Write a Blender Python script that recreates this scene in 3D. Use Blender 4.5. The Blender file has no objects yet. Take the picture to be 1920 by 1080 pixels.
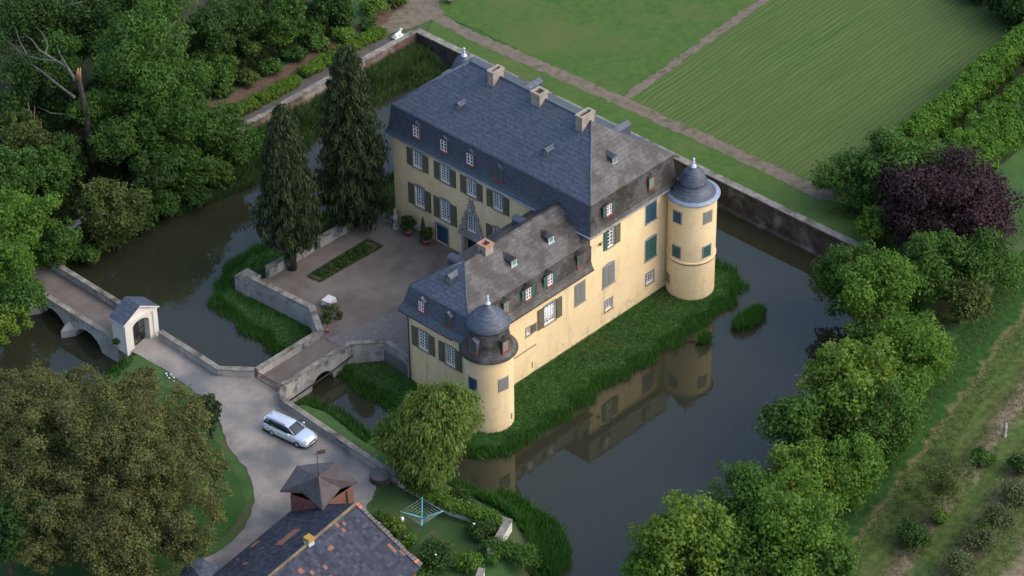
import bpy, math, random
import numpy as np
from mathutils import Matrix, Vector
R = math.radians
rng = np.random.default_rng(7); random.seed(7)
S = bpy.context.scene; COL = S.collection

# ------------------------------------------------------------ camera, sky, sun, exposure
CC = np.array([-151.62798, -136.38883, 151.63353])
FW = np.array([0.58373853, 0.56127961, -0.58669799])
RT = np.array([0.68680281, -0.72674602, -0.01192174])
UP = np.array([0.43307186, 0.39598665, 0.80971806])
FL = 5426.63
cd = bpy.data.cameras.new('camera'); cam = bpy.data.objects.new('camera', cd); COL.objects.link(cam)
cd.sensor_width = 36; cd.lens = FL / 1920 * 36; cd.clip_start = 1; cd.clip_end = 5000
cam.matrix_world = Matrix(((RT[0], UP[0], -FW[0], CC[0]), (RT[1], UP[1], -FW[1], CC[1]), (RT[2], UP[2], -FW[2], CC[2]), (0, 0, 0, 1)))
S.camera = cam
SUN_EL, SUN_AZ = 42, 150      # azimuth clockwise from +Y
w = bpy.data.worlds.new('World'); S.world = w; w.use_nodes = True
nt = w.node_tree; bg = nt.nodes['Background']
sky = nt.nodes.new('ShaderNodeTexSky'); sky.sky_type = 'NISHITA'; sky.sun_disc = False
sky.sun_elevation = R(SUN_EL); sky.sun_rotation = R(SUN_AZ); sky.air_density = 1.0; sky.dust_density = 3.0; sky.ozone_density = 1.5
nt.links.new(sky.outputs[0], bg.inputs[0]); bg.inputs[1].default_value = 0.15
sd = bpy.data.lights.new('sun', 'SUN'); sd.energy = 0.50; sd.angle = R(100); sd.color = (1.0, 0.90, 0.75)
so = bpy.data.objects.new('sun', sd); COL.objects.link(so)
az, el = R(SUN_AZ), R(SUN_EL)
sv = Vector((math.sin(az) * math.cos(el), math.cos(az) * math.cos(el), math.sin(el)))
so.rotation_euler = sv.to_track_quat('Z', 'Y').to_euler(); so.location = (0, -60, 80)
S.view_settings.view_transform = 'Standard'; S.view_settings.look = 'None'
S.view_settings.exposure = 1.14; S.view_settings.gamma = 1
try:
    S.cycles.max_bounces = 8; S.cycles.diffuse_bounces = 5; S.cycles.transmission_bounces = 6; S.cycles.transparent_max_bounces = 4
except Exception: pass

def at(u, v, z=0.0):
    """world point at height z that the photograph shows at pixel u, v (surveying helper)"""
    d = FW * FL + RT * (u - 960) - UP * (v - 540); t = (z - CC[2]) / d[2]
    q = CC + d * t; return (float(q[0]), float(q[1]), float(z))
def xy(u, v, z=0.0): return at(u, v, z)[:2]

# ------------------------------------------------------------ materials
MATS = {}
def mat(name, c1, c2=None, scale=1.0, rough=0.85, bump=0.0, bscale=None, spec=0.3, metal=0.0, stretch=None, lo=.35, hi=.65, c3=None, s3=.3, lo3=.5, hi3=.7, coord='Object', detail=6.0):
    if name in MATS: return MATS[name]
    m = bpy.data.materials.new(name); m.use_nodes = True; n = m.node_tree.nodes; l = m.node_tree.links
    b = n['Principled BSDF']; b.inputs['Roughness'].default_value = rough; b.inputs['Metallic'].default_value = metal
    b.inputs['Specular IOR Level'].default_value = spec; b.inputs['Base Color'].default_value = (*c1, 1)
    tc = n.new('ShaderNodeTexCoord'); src = tc.outputs[coord]
    if stretch:
        mp = n.new('ShaderNodeMapping'); mp.inputs['Scale'].default_value = stretch; l.new(src, mp.inputs[0]); src = mp.outputs[0]
    if c2:
        t = n.new('ShaderNodeTexNoise'); t.inputs['Scale'].default_value = scale; t.inputs['Detail'].default_value = detail; t.inputs['Roughness'].default_value = .65
        l.new(src, t.inputs[0]); r = n.new('ShaderNodeValToRGB'); l.new(t.outputs[0], r.inputs[0])
        r.color_ramp.elements[0].position = lo; r.color_ramp.elements[1].position = hi
        r.color_ramp.elements[0].color = (*c1, 1); r.color_ramp.elements[1].color = (*c2, 1)
        out = r.outputs[0]
        if c3:
            t3 = n.new('ShaderNodeTexNoise'); t3.inputs['Scale'].default_value = s3; t3.inputs['Detail'].default_value = 7; l.new(src, t3.inputs[0])
            r3 = n.new('ShaderNodeValToRGB'); l.new(t3.outputs[0], r3.inputs[0]); r3.color_ramp.elements[0].position = lo3; r3.color_ramp.elements[1].position = hi3
            mx = n.new('ShaderNodeMix'); mx.data_type = 'RGBA'; l.new(r3.outputs[0], mx.inputs[0]); l.new(out, mx.inputs[6]); mx.inputs[7].default_value = (*c3, 1); out = mx.outputs[2]
        l.new(out, b.inputs['Base Color'])
    if bump:
        t2 = n.new('ShaderNodeTexNoise'); t2.inputs['Scale'].default_value = bscale or scale * 6; t2.inputs['Detail'].default_value = 5; l.new(src, t2.inputs[0])
        bp = n.new('ShaderNodeBump'); bp.inputs['Strength'].default_value = bump; bp.inputs['Distance'].default_value = .05
        l.new(t2.outputs[0], bp.inputs['Height']); l.new(bp.outputs[0], b.inputs['Normal'])
    MATS[name] = m; return m

def leafmat(name, dark, light, trans=.45, rough=.7):
    """leaf colour drawn per leaf from the mesh attribute 'tint'"""
    if name in MATS: return MATS[name]
    m = bpy.data.materials.new(name); m.use_nodes = True; n = m.node_tree.nodes; l = m.node_tree.links
    b = n['Principled BSDF']; b.inputs['Roughness'].default_value = rough; b.inputs['Specular IOR Level'].default_value = .25
    a = n.new('ShaderNodeAttribute'); a.attribute_name = 'tint'
    r = n.new('ShaderNodeValToRGB'); l.new(a.outputs['Fac'], r.inputs[0]); r.color_ramp.elements[0].color = (*dark, 1); r.color_ramp.elements[1].color = (*light, 1)
    l.new(r.outputs[0], b.inputs['Base Color'])
    tr = n.new('ShaderNodeBsdfTranslucent'); l.new(r.outputs[0], tr.inputs[0])
    ms = n.new('ShaderNodeMixShader'); ms.inputs[0].default_value = trans
    l.new(b.outputs[0], ms.inputs[1]); l.new(tr.outputs[0], ms.inputs[2]); l.new(ms.outputs[0], n['Material Output'].inputs[0])
    MATS[name] = m; return m

# plaster: warm yellow with rain streaks and patches
def plaster(name, c1, c2, grime, gamt=.5, base=-1.3, span=1.7):
    m = bpy.data.materials.new(name); m.use_nodes = True; n = m.node_tree.nodes; l = m.node_tree.links
    b = n['Principled BSDF']; b.inputs['Roughness'].default_value = .9; b.inputs['Specular IOR Level'].default_value = .2
    tc = n.new('ShaderNodeTexCoord')
    t = n.new('ShaderNodeTexNoise'); t.inputs['Scale'].default_value = .35; t.inputs['Detail'].default_value = 6; l.new(tc.outputs['Object'], t.inputs[0])
    r = n.new('ShaderNodeValToRGB'); l.new(t.outputs[0], r.inputs[0]); r.color_ramp.elements[0].position = .35; r.color_ramp.elements[1].position = .68
    r.color_ramp.elements[0].color = (*c1, 1); r.color_ramp.elements[1].color = (*c2, 1)
    mp = n.new('ShaderNodeMapping'); mp.inputs['Scale'].default_value = (.9, .9, .14); l.new(tc.outputs['Object'], mp.inputs[0])
    s = n.new('ShaderNodeTexNoise'); s.inputs['Scale'].default_value = 1.0; s.inputs['Detail'].default_value = 9; s.inputs['Roughness'].default_value = .6; l.new(mp.outputs[0], s.inputs[0])
    sr = n.new('ShaderNodeValToRGB'); l.new(s.outputs[0], sr.inputs[0]); sr.color_ramp.elements[0].position = .52; sr.color_ramp.elements[1].position = .80
    g = n.new('ShaderNodeTexNoise'); g.inputs['Scale'].default_value = 1.1; g.inputs['Detail'].default_value = 9; g.inputs['Roughness'].default_value = .75; l.new(tc.outputs['Object'], g.inputs[0])
    gr = n.new('ShaderNodeValToRGB'); l.new(g.outputs[0], gr.inputs[0]); gr.color_ramp.elements[0].position = .51; gr.color_ramp.elements[1].position = .70
    # rising damp: patchy stains up to about a metre above the base
    sx = n.new('ShaderNodeSeparateXYZ'); l.new(tc.outputs['Object'], sx.inputs[0])
    mr = n.new('ShaderNodeMapRange'); l.new(sx.outputs[2], mr.inputs[0]); mr.inputs[1].default_value = base + span; mr.inputs[2].default_value = base; mr.inputs[3].default_value = 0.22; mr.inputs[4].default_value = 1
    mu = n.new('ShaderNodeMath'); mu.operation = 'MULTIPLY'; l.new(gr.outputs[0], mu.inputs[0]); l.new(mr.outputs[0], mu.inputs[1])
    ad = n.new('ShaderNodeMath'); ad.operation = 'MULTIPLY_ADD'; l.new(sr.outputs[0], ad.inputs[0]); ad.inputs[1].default_value = .42; l.new(mu.outputs[0], ad.inputs[2])
    a2 = n.new('ShaderNodeMath'); a2.operation = 'MULTIPLY'; l.new(ad.outputs[0], a2.inputs[0]); a2.inputs[1].default_value = gamt; a2.use_clamp = True
    mx = n.new('ShaderNodeMix'); mx.data_type = 'RGBA'; l.new(a2.outputs[0], mx.inputs[0]); l.new(r.outputs[0], mx.inputs[6]); mx.inputs[7].default_value = (*grime, 1)
    l.new(mx.outputs[2], b.inputs['Base Color'])
    bp = n.new('ShaderNodeBump'); bp.inputs['Strength'].default_value = .25; bp.inputs['Distance'].default_value = .03; l.new(g.outputs[0], bp.inputs['Height']); l.new(bp.outputs[0], b.inputs['Normal'])
    MATS[name] = m; return m

def slatemat(name, c1, c2, moss, mlo, mhi, course=4.2):
    m = bpy.data.materials.new(name); m.use_nodes = True; n = m.node_tree.nodes; l = m.node_tree.links
    b = n['Principled BSDF']; b.inputs['Roughness'].default_value = .55; b.inputs['Specular IOR Level'].default_value = .45
    tc = n.new('ShaderNodeTexCoord')
    # slates: voronoi cells squashed into courses
    mp = n.new('ShaderNodeMapping'); mp.inputs['Scale'].default_value = (3.6, 3.6, 6.5); l.new(tc.outputs['Object'], mp.inputs[0])
    v = n.new('ShaderNodeTexVoronoi'); v.inputs['Scale'].default_value = 1.0; l.new(mp.outputs[0], v.inputs[0])
    bw = n.new('ShaderNodeSeparateColor'); l.new(v.outputs['Color'], bw.inputs[0])
    r = n.new('ShaderNodeValToRGB'); l.new(bw.outputs[0], r.inputs[0]); r.color_ramp.elements[0].color = (*c1, 1); r.color_ramp.elements[1].color = (*c2, 1)
    t = n.new('ShaderNodeTexNoise'); t.inputs['Scale'].default_value = .55; t.inputs['Detail'].default_value = 8; t.inputs['Roughness'].default_value = .68; l.new(tc.outputs['Object'], t.inputs[0])
    mr = n.new('ShaderNodeValToRGB'); l.new(t.outputs[0], mr.inputs[0]); mr.color_ramp.elements[0].position = mlo; mr.color_ramp.elements[1].position = mhi
    mx = n.new('ShaderNodeMix'); mx.data_type = 'RGBA'; l.new(mr.outputs[0], mx.inputs[0]); l.new(r.outputs[0], mx.inputs[6]); mx.inputs[7].default_value = (*moss, 1)
    wv = n.new('ShaderNodeTexWave'); wv.bands_direction = 'Z'; wv.inputs['Scale'].default_value = 1.35; wv.inputs['Distortion'].default_value = .6; wv.inputs['Detail Scale'].default_value = 3; l.new(tc.outputs['Object'], wv.inputs[0])
    m2 = n.new('ShaderNodeMix'); m2.data_type = 'RGBA'; m2.blend_type = 'MULTIPLY'; m2.inputs[0].default_value = .22; l.new(mx.outputs[2], m2.inputs[6]); l.new(wv.outputs[0], m2.inputs[7])
    l.new(m2.outputs[2], b.inputs['Base Color'])
    bp = n.new('ShaderNodeBump'); bp.inputs['Strength'].default_value = .5; bp.inputs['Distance'].default_value = .03; l.new(v.outputs['Distance'], bp.inputs['Height']); l.new(bp.outputs[0], b.inputs['Normal'])
    MATS[name] = m; return m

YEL = plaster('yellow_plaster', (.715, .54, .295), (.775, .60, .355), (.34, .29, .24), 1.25)
GPL = plaster('grey_plaster', (.26, .25, .24), (.42, .40, .365), (.06, .064, .074), 1.5, base=.9, span=-2.4)
WPL = plaster('white_plaster', (.60, .57, .52), (.70, .67, .61), (.40, .38, .35), .5, base=0)
SLATE = slatemat('slate', (.044, .056, .082), (.078, .094, .128), (.072, .080, .086), .52, .80)
MOSSY_WARM = slatemat('mossy_warmlit_slate', (.058, .056, .060), (.100, .094, .092), (.030, .026, .022), .43, .55)  # moss mottling; browner base also paints in the right-hand slopes' warm light
RIDGE = mat('ridge_slate', (.075, .088, .115), (.10, .115, .145), 3, .5)
LEAD = mat('lead', (.20, .25, .33), (.15, .19, .26), 2.5, .45, .1, spec=.5)
ZINC = mat('pale_zinc', (.50, .56, .62), (.38, .44, .52), 3, .4, spec=.6)
STONE = mat('grey_stone', (.20, .19, .185), (.36, .34, .31), 1.6, .9, .3)
CAP = mat('lichened_coping', (.13, .125, .12), (.27, .25, .21), 1.4, .95, .3, c3=(.07, .06, .035), s3=.8)
FRAME = mat('window_stone', (.20, .19, .18), (.30, .28, .26), 3, .9)
WHITE = mat('white_paint', (.78, .78, .78), (.66, .67, .68), 2, .5)
OLIVE = mat('brown_shutter_paint', (.075, .066, .042), (.11, .10, .066), 3, .7)
OLIVED = mat('shutter_panel', (.10, .09, .055), (.14, .125, .085), 4, .75)
GREEN = mat('green_shutter_paint', (.025, .085, .075), (.04, .11, .09), 3, .6)
LGREEN = mat('faded_green_shutter', (.10, .19, .13), (.15, .24, .17), 3, .7)
GREYSH = mat('weathered_shutter', (.13, .14, .13), (.22, .22, .20), 3, .8, stretch=(1, 1, 6))
BLUE = mat('blue_door_paint', (.018, .055, .095), (.028, .075, .12), 3, .55)
RED = mat('red_oxide_paint', (.17, .045, .038), (.24, .075, .06), 3, .7)
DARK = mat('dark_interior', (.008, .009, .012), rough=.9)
IRON = mat('wrought_iron', (.035, .034, .036), (.08, .06, .05), 5, .6, metal=.4)
GLASS = mat('window_glass', (.010, .016, .035), rough=.08, spec=.9)
TERRA = mat('terracotta', (.36, .12, .08), (.44, .18, .12), 4, .8)
CHIM = mat('chimney_render', (.34, .295, .235), (.24, .21, .18), 2.2, .9, .2, c3=(.22, .19, .16), s3=1.5, lo3=.52)
BRICK = None

# ------------------------------------------------------------ mesh builder and tagging
def tag(o, label=None, cat=None, group=None, kind=None):
    if label: o['label'] = label
    if cat: o['category'] = cat
    if group: o['group'] = group
    if kind: o['kind'] = kind
    return o
def thing(name, label, cat, loc=(0, 0, 0), group=None, rz=0):
    o = bpy.data.objects.new(name, None); COL.objects.link(o); o.location = loc; o.rotation_euler = (0, 0, rz); o.empty_display_size = .5
    return tag(o, label, cat, group)

class MB:
    def __init__(s): s.v = []; s.f = []; s.m = []; s.mats = []; s.sm = []
    def mi(s, m):
        if m not in s.mats: s.mats.append(m)
        return s.mats.index(m)
    def poly(s, pts, m, smooth=False):
        i = len(s.v); s.v += [tuple(map(float, p)) for p in pts]; s.f.append(list(range(i, i + len(pts)))); s.m.append(s.mi(m)); s.sm.append(smooth)
    def quads(s, A, B, m, smooth=False, close=False):
        """strip between two equally long point rows"""
        n = len(A); i = len(s.v); s.v += [tuple(map(float, p)) for p in A] + [tuple(map(float, p)) for p in B]; k = s.mi(m)
        for j in range(n if close else n - 1):
            q = (j + 1) % n; s.f.append([i + j, i + q, i + n + q, i + n + j]); s.m.append(k); s.sm.append(smooth)
    def box(s, x0, x1, y0, y1, z0, z1, m, fr=None):
        P = [(x, y, z) for z in (z0, z1) for x, y in ((x0, y0), (x1, y0), (x1, y1), (x0, y1))]
        if fr: P = [fr(*p) for p in P]
        i = len(s.v); s.v += [tuple(map(float, p)) for p in P]; k = s.mi(m)
        for q in ((3, 2, 1, 0), (4, 5, 6, 7), (0, 1, 5, 4), (1, 2, 6, 5), (2, 3, 7, 6), (3, 0, 4, 7)): s.f.append([i + a for a in q]); s.m.append(k); s.sm.append(False)
    def prism(s, pts, z0, z1, m, fr=None, top=None):
        """outline in (a,b) extruded along c from z0 to z1"""
        A = [(*p, z0) for p in pts]; B = [(*p, z1) for p in pts]
        if fr: A = [fr(*p) for p in A]; B = [fr(*p) for p in B]
        s.poly(A[::-1], m); s.poly(B, top or m); s.quads(A, B, m, close=True)
    def lathe(s, prof, c, m, n=40, smooth=True, a0=0, a1=2 * math.pi, mf=None):
        """profile [(r,z)] round a vertical axis at c"""
        full = abs(a1 - a0 - 2 * math.pi) < 1e-6
        k = n if full else n + 1; rows = []
        i0 = len(s.v)
        for r, z in prof:
            for j in range(k):
                t = a0 + (a1 - a0) * j / n; s.v.append((c[0] + r * math.cos(t), c[1] + r * math.sin(t), c[2] + z))
        for q in range(len(prof) - 1):
            mm = s.mi(mf(q) if mf else m)
            for j in range(n):
                e = (j + 1) % k; s.f.append([i0 + q * k + j, i0 + q * k + e, i0 + (q + 1) * k + e, i0 + (q + 1) * k + j]); s.m.append(mm); s.sm.append(smooth)
    def tube(s, pts, r, m, n=6):
        rows = []
        pts = [Vector(p) for p in pts]
        for i, p in enumerate(pts):
            d = (pts[min(i + 1, len(pts) - 1)] - pts[max(i - 1, 0)]).normalized()
            a = d.orthogonal().normalized() if i == 0 else (rows[-1][1] - d * rows[-1][1].dot(d)).normalized()
            b = d.cross(a); rr = r[i] if isinstance(r, (list, tuple)) else r
            rows.append(([tuple(p + a * rr * math.cos(2 * math.pi * j / n) + b * rr * math.sin(2 * math.pi * j / n)) for j in range(n)], a))
        for i in range(len(rows) - 1): s.quads(rows[i][0], rows[i + 1][0], m, True, True)
        s.poly(rows[0][0][::-1], m); s.poly(rows[-1][0], m)
    def build(s, name, parent=None, off=None):
        me = bpy.data.meshes.new(name); v = s.v
        if off is not None: v = [(a - off[0], b - off[1], c - off[2]) for a, b, c in v]
        me.from_pydata(v, [], s.f)
        for m in s.mats: me.materials.append(m)
        me.polygons.foreach_set('material_index', s.m); me.polygons.foreach_set('use_smooth', s.sm); me.update()
        import bmesh
        b = bmesh.new(); b.from_mesh(me); bmesh.ops.remove_doubles(b, verts=b.verts, dist=1e-4); bmesh.ops.recalc_face_normals(b, faces=b.faces); b.to_mesh(me); b.free()
        o = bpy.data.objects.new(name, me); COL.objects.link(o)
        if parent: o.parent = parent
        return o

def rawmesh(name, V, F, m, tint=None, parent=None):
    """V (n,3), F (k,c) constant corner count"""
    V = np.asarray(V, np.float32); F = np.asarray(F, np.int32); me = bpy.data.meshes.new(name)
    me.vertices.add(len(V)); me.vertices.foreach_set('co', V.ravel())
    me.loops.add(F.size); me.loops.foreach_set('vertex_index', F.ravel())
    me.polygons.add(len(F)); me.polygons.foreach_set('loop_start', np.arange(0, F.size, F.shape[1], dtype=np.int32))
    for mm in (m if isinstance(m, list) else [m]): me.materials.append(mm)
    if tint is not None:
        a = me.attributes.new('tint', 'FLOAT', 'FACE'); a.data.foreach_set('value', np.asarray(tint, np.float32))
    me.update(calc_edges=True)
    o = bpy.data.objects.new(name, me); COL.objects.link(o)
    if parent: o.parent = parent
    return o

# ------------------------------------------------------------ terrain
WZ = -1.65
MOAT = [(24.45, 41.5), (24.45, -10.3), (20, -14.5), (13, -17.8), (5, -20.6), (-3, -23.6), (-10, -24.2), (-16, -24), (-21, -26.5), (-28, -30), (-33, -28), (-31, -21),
        (-26.6, -18.6), (-23.6, -17.6), (-21.9, -15), (-21.7, -11), (-22.3, -6), (-23, 0), (-23, 4), (-22.4, 8.5), (-23.2, 11.5), (-24.6, 12.4), (-24.8, 15.9), (-25.0, 17.6), (-25.5, 20), (-25.9, 26), (-26.6, 28.2),
        (-30.2, 28.2), (-34, 27), (-40, 27.5), (-48, 29), (-62, 33), (-62, 41), (-48, 41), (-38, 41.5), (-31, 40.2), (-26, 41.5), (-20, 42.6), (-10, 41.6), (-4, 40.4), (3, 41.2), (8, 42.8), (14, 42.0), (18, 42), (21, 40.3)]
ISLE = [(15.9, -3.6), (16.4, 5), (16, 15), (16, 28), (12, 31.5), (0, 31.2), (-8, 31), (-12.5, 32), (-16, 30.5), (-19, 28.4), (-19.6, 24), (-20.2, 19), (-20, 16.5), (-18.9, 13), (-18.7, 10), (-19.2, 6), (-19.3, 0), (-18.7, -3.5), (-16.4, -5.9), (-9.5, -6.0), (-4, -5.7), (0, -6.2), (7, -6), (12.8, -5.9), (15.0, -5.0)]
def wob(poly, step, amp, seed):
    g = np.random.default_rng(seed); out = []
    for i, a in enumerate(poly):
        b = poly[(i + 1) % len(poly)]; L = math.dist(a, b); n = max(1, int(L / step))
        for k in range(n):
            t = k / n; j = g.normal(0, amp, 2) if k else (0, 0); out.append((a[0] + (b[0] - a[0]) * t + j[0], a[1] + (b[1] - a[1]) * t + j[1]))
    return out
ISLE = wob(ISLE, 1.0, .13, 3)
def sdist(X, Y, poly):
    """signed distance, negative inside"""
    X = np.asarray(X, float); Y = np.asarray(Y, float); d = np.full(X.shape, 1e9); ins = np.zeros(X.shape, bool)
    for i, (ax, ay) in enumerate(poly):
        bx, by = poly[(i + 1) % len(poly)]; ex, ey = bx - ax, by - ay; L = ex * ex + ey * ey + 1e-12
        t = np.clip(((X - ax) * ex + (Y - ay) * ey) / L, 0, 1); d = np.minimum(d, np.hypot(X - ax - t * ex, Y - ay - t * ey))
        c = ((ay > Y) != (by > Y)) & (X < (bx - ax) * (Y - ay) / ((by - ay) if by != ay else 1e-12) + ax); ins ^= c
    return np.where(ins, -d, d)
def ss(t): t = np.clip(t, 0, 1); return t * t * (3 - 2 * t)
def lerp(a, b, t): return a + (b - a) * t
def ground_z(X, Y):
    X = np.asarray(X, float); Y = np.asarray(Y, float)
    dm = sdist(X, Y, MOAT); di = sdist(X, Y, ISLE)
    zl = np.zeros(X.shape)
    zl = np.where((X > 20), ss((Y + 15) / 6.0), zl)                       # garden terrace
    zl = np.where((X <= 20) & (Y > 40), ss((X + 22) / 16.0), zl)
    low = (Y > 38) & (Y < 45.2) & (X < 23.9) & (X > -20)                     # reed shelf at the foot of the north wall
    zl = np.where(low, -1.15, zl)
    wb = np.where((X > 23) & (Y > -11), .35, 3.2)
    wb = np.where((X < -20) & (Y > -14) & (Y < 27), 2.3, wb); wb = np.where(low, 1.2, wb)
    z = lerp(-2.8, zl, ss((dm + .9) / (wb + .9)))
    z = np.where(dm < -.9, -2.8, z)
    zi = lerp(-2.8, -1.22, ss((.55 - di) / 1.5))
    z = np.where(dm < 0, np.maximum(z, zi), z)
    return z
EARTH = mat('rough_grass', (.028, .074, .018), (.048, .105, .026), .5, .95, .4, 3, c3=(.075, .072, .034), s3=.16, lo3=.5, hi3=.7)
xs = np.unique(np.concatenate([np.arange(-70, 85, .5), [-400, -250, -150, -100, -85, 95, 110, 130, 180, 300, 500]]))
ys = np.unique(np.concatenate([np.arange(-58, 95, .5), [-400, -250, -150, -100, -75, 105, 120, 140, 180, 300, 500]]))
GX, GY = np.meshgrid(xs, ys); GZ = ground_z(GX, GY)
GZ = GZ + np.where((GZ > -1.5) & (np.abs(GX) < 80), -np.abs(rng.normal(0, .02, GX.shape)), 0)
nx, ny = len(xs), len(ys); idx = np.arange(nx * ny).reshape(ny, nx)
F = np.stack([idx[:-1, :-1], idx[:-1, 1:], idx[1:, 1:], idx[1:, :-1]], -1).reshape(-1, 4)
# orchard: mown and bare bands that run with the moat bank, ragged by noise
q0, q1 = np.array(xy(1560, 1080)), np.array(xy(1900, 620)); od = (q1 - q0) / np.linalg.norm(q1 - q0); on = np.array([od[1], -od[0]])
offs = lambda u, v: float((np.array(xy(u, v)) - q0) @ on)
ORCH = bpy.data.materials.new('orchard_ground'); ORCH.use_nodes = True; n = ORCH.node_tree.nodes; l = ORCH.node_tree.links; b = n['Principled BSDF']; b.inputs['Roughness'].default_value = .95; b.inputs['Specular IOR Level'].default_value = .1
tc = n.new('ShaderNodeTexCoord'); dp = n.new('ShaderNodeVectorMath'); dp.operation = 'DOT_PRODUCT'; l.new(tc.outputs['Object'], dp.inputs[0]); dp.inputs[1].default_value = (on[0], on[1], 0)
nz = n.new('ShaderNodeTexNoise'); nz.inputs['Scale'].default_value = .45; nz.inputs['Detail'].default_value = 9; nz.inputs['Roughness'].default_value = .7; l.new(tc.outputs['Object'], nz.inputs[0])
m1 = n.new('ShaderNodeMath'); m1.operation = 'MULTIPLY_ADD'; l.new(nz.outputs[0], m1.inputs[0]); m1.inputs[1].default_value = 3.4; l.new(dp.outputs['Value'], m1.inputs[2])
mr = n.new('ShaderNodeMapRange'); l.new(m1.outputs[0], mr.inputs[0]); o0 = float(q0 @ on) + 1.7; mr.inputs[1].default_value = o0 - 4; mr.inputs[2].default_value = o0 + 16
cr = n.new('ShaderNodeValToRGB'); l.new(mr.outputs[0], cr.inputs[0])
G_, D_, S_, M_ = (.028, .074, .018, 1), (.135, .130, .060, 1), (.20, .155, .115, 1), (.070, .105, .032, 1)
bands = sorted([(offs(1640, 900), G_), (offs(1690, 880), G_), (offs(1702, 880), D_), (offs(1716, 880), M_), (offs(1760, 880), M_), (offs(1790, 880), (.072, .082, .032, 1)), (offs(1738, 990), S_), (offs(1752, 990), S_), (offs(1770, 990), M_), (offs(1800, 990), M_), (offs(1860, 990), S_), (offs(1872, 990), (.10, .09, .05, 1)), (offs(1885, 990), (.078, .105, .036, 1)), (offs(1915, 1010), (.095, .112, .044, 1)), (offs(1915, 1060), S_)], key=lambda t: t[0])
e = cr.color_ramp.elements; e[0].position = 0; e[0].color = G_; e[1].position = 1; e[1].color = M_
for o_, c_ in bands: k = e.new(min(.999, max(.001, (o_ + 4) / 20))); k.color = c_
n2 = n.new('ShaderNodeTexNoise'); n2.inputs['Scale'].default_value = 1.6; n2.inputs['Detail'].default_value = 8; l.new(tc.outputs['Object'], n2.inputs[0])
c2 = n.new('ShaderNodeValToRGB'); l.new(n2.outputs[0], c2.inputs[0]); c2.color_ramp.elements[0].position = .3; c2.color_ramp.elements[1].position = .7; c2.color_ramp.elements[0].color = (.55, .62, .5, 1); c2.color_ramp.elements[1].color = (1.25, 1.2, 1.15, 1)
mx = n.new('ShaderNodeMix'); mx.data_type = 'RGBA'; mx.blend_type = 'MULTIPLY'; mx.inputs[0].default_value = 1; l.new(cr.outputs[0], mx.inputs[6]); l.new(c2.outputs[0], mx.inputs[7]); l.new(mx.outputs[2], b.inputs['Base Color'])
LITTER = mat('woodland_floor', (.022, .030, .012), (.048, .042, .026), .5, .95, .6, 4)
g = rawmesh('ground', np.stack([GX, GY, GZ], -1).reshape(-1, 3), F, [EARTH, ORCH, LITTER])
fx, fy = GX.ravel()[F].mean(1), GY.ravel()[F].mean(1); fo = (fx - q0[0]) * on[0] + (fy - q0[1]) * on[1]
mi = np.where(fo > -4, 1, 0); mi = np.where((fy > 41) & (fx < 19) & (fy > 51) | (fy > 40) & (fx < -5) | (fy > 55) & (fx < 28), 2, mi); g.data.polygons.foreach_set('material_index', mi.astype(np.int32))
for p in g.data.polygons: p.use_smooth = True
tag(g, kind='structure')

# water
WAT = bpy.data.materials.new('moat_water'); WAT.use_nodes = True
n = WAT.node_tree.nodes; l = WAT.node_tree.links; b = n['Principled BSDF']
b.inputs['Base Color'].default_value = (.025, .027, .015, 1); b.inputs['Roughness'].default_value = .03; b.inputs['IOR'].default_value = 1.45; b.inputs['Specular IOR Level'].default_value = .62
tc = n.new('ShaderNodeTexCoord'); t = n.new('ShaderNodeTexNoise'); t.inputs['Scale'].default_value = 1.6; t.inputs['Detail'].default_value = 3; l.new(tc.outputs['Object'], t.inputs[0])
bp = n.new('ShaderNodeBump'); bp.inputs['Strength'].default_value = .06; bp.inputs['Distance'].default_value = .05; l.new(t.outputs[0], bp.inputs['Height']); l.new(bp.outputs[0], b.inputs['Normal'])
mb = MB(); mb.poly([(-75, -45, WZ), (24.3, -45, WZ), (24.3, 46, WZ), (-75, 46, WZ)], WAT); tag(mb.build('water'), kind='structure')

# flat sheets: polygons with slightly ragged edges
def sheet(name, pts, z, m, amp=.12, step=.6, seed=1):
    P = wob(pts, step, amp, seed); mb = MB(); mb.poly([(x, y, z) for x, y in P], m); o = mb.build(name); tag(o, kind='structure'); return o
def band(name, pts, wd, z, m, amp=.1, seed=2, step=.5):
    """path along a polyline"""
    g = np.random.default_rng(seed); L = []; Rr = []; Q = []
    for a, b_ in zip(pts[:-1], pts[1:]):
        n_ = max(1, int(math.dist(a, b_) / step))
        for k in range(n_): Q.append((a[0] + (b_[0] - a[0]) * k / n_, a[1] + (b_[1] - a[1]) * k / n_))
    Q.append(pts[-1]); mb = MB()
    for i, q in enumerate(Q):
        a = Q[max(i - 1, 0)]; b_ = Q[min(i + 1, len(Q) - 1)]; d = np.array([b_[0] - a[0], b_[1] - a[1]]); d /= np.linalg.norm(d)
        w1, w2 = wd / 2 + g.normal(0, amp), wd / 2 + g.normal(0, amp)
        L.append((q[0] - d[1] * w1, q[1] + d[0] * w1, z)); Rr.append((q[0] + d[1] * w2, q[1] - d[0] * w2, z))
    mb.quads(L, Rr, m); o = mb.build(name); tag(o, kind='structure'); return o

LAWN = mat('lawn_grass', (.038, .088, .014), (.060, .114, .020), 1.4, .95, .6, 9, c3=(.082, .108, .028), s3=.16, lo3=.45, hi3=.75)
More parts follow.
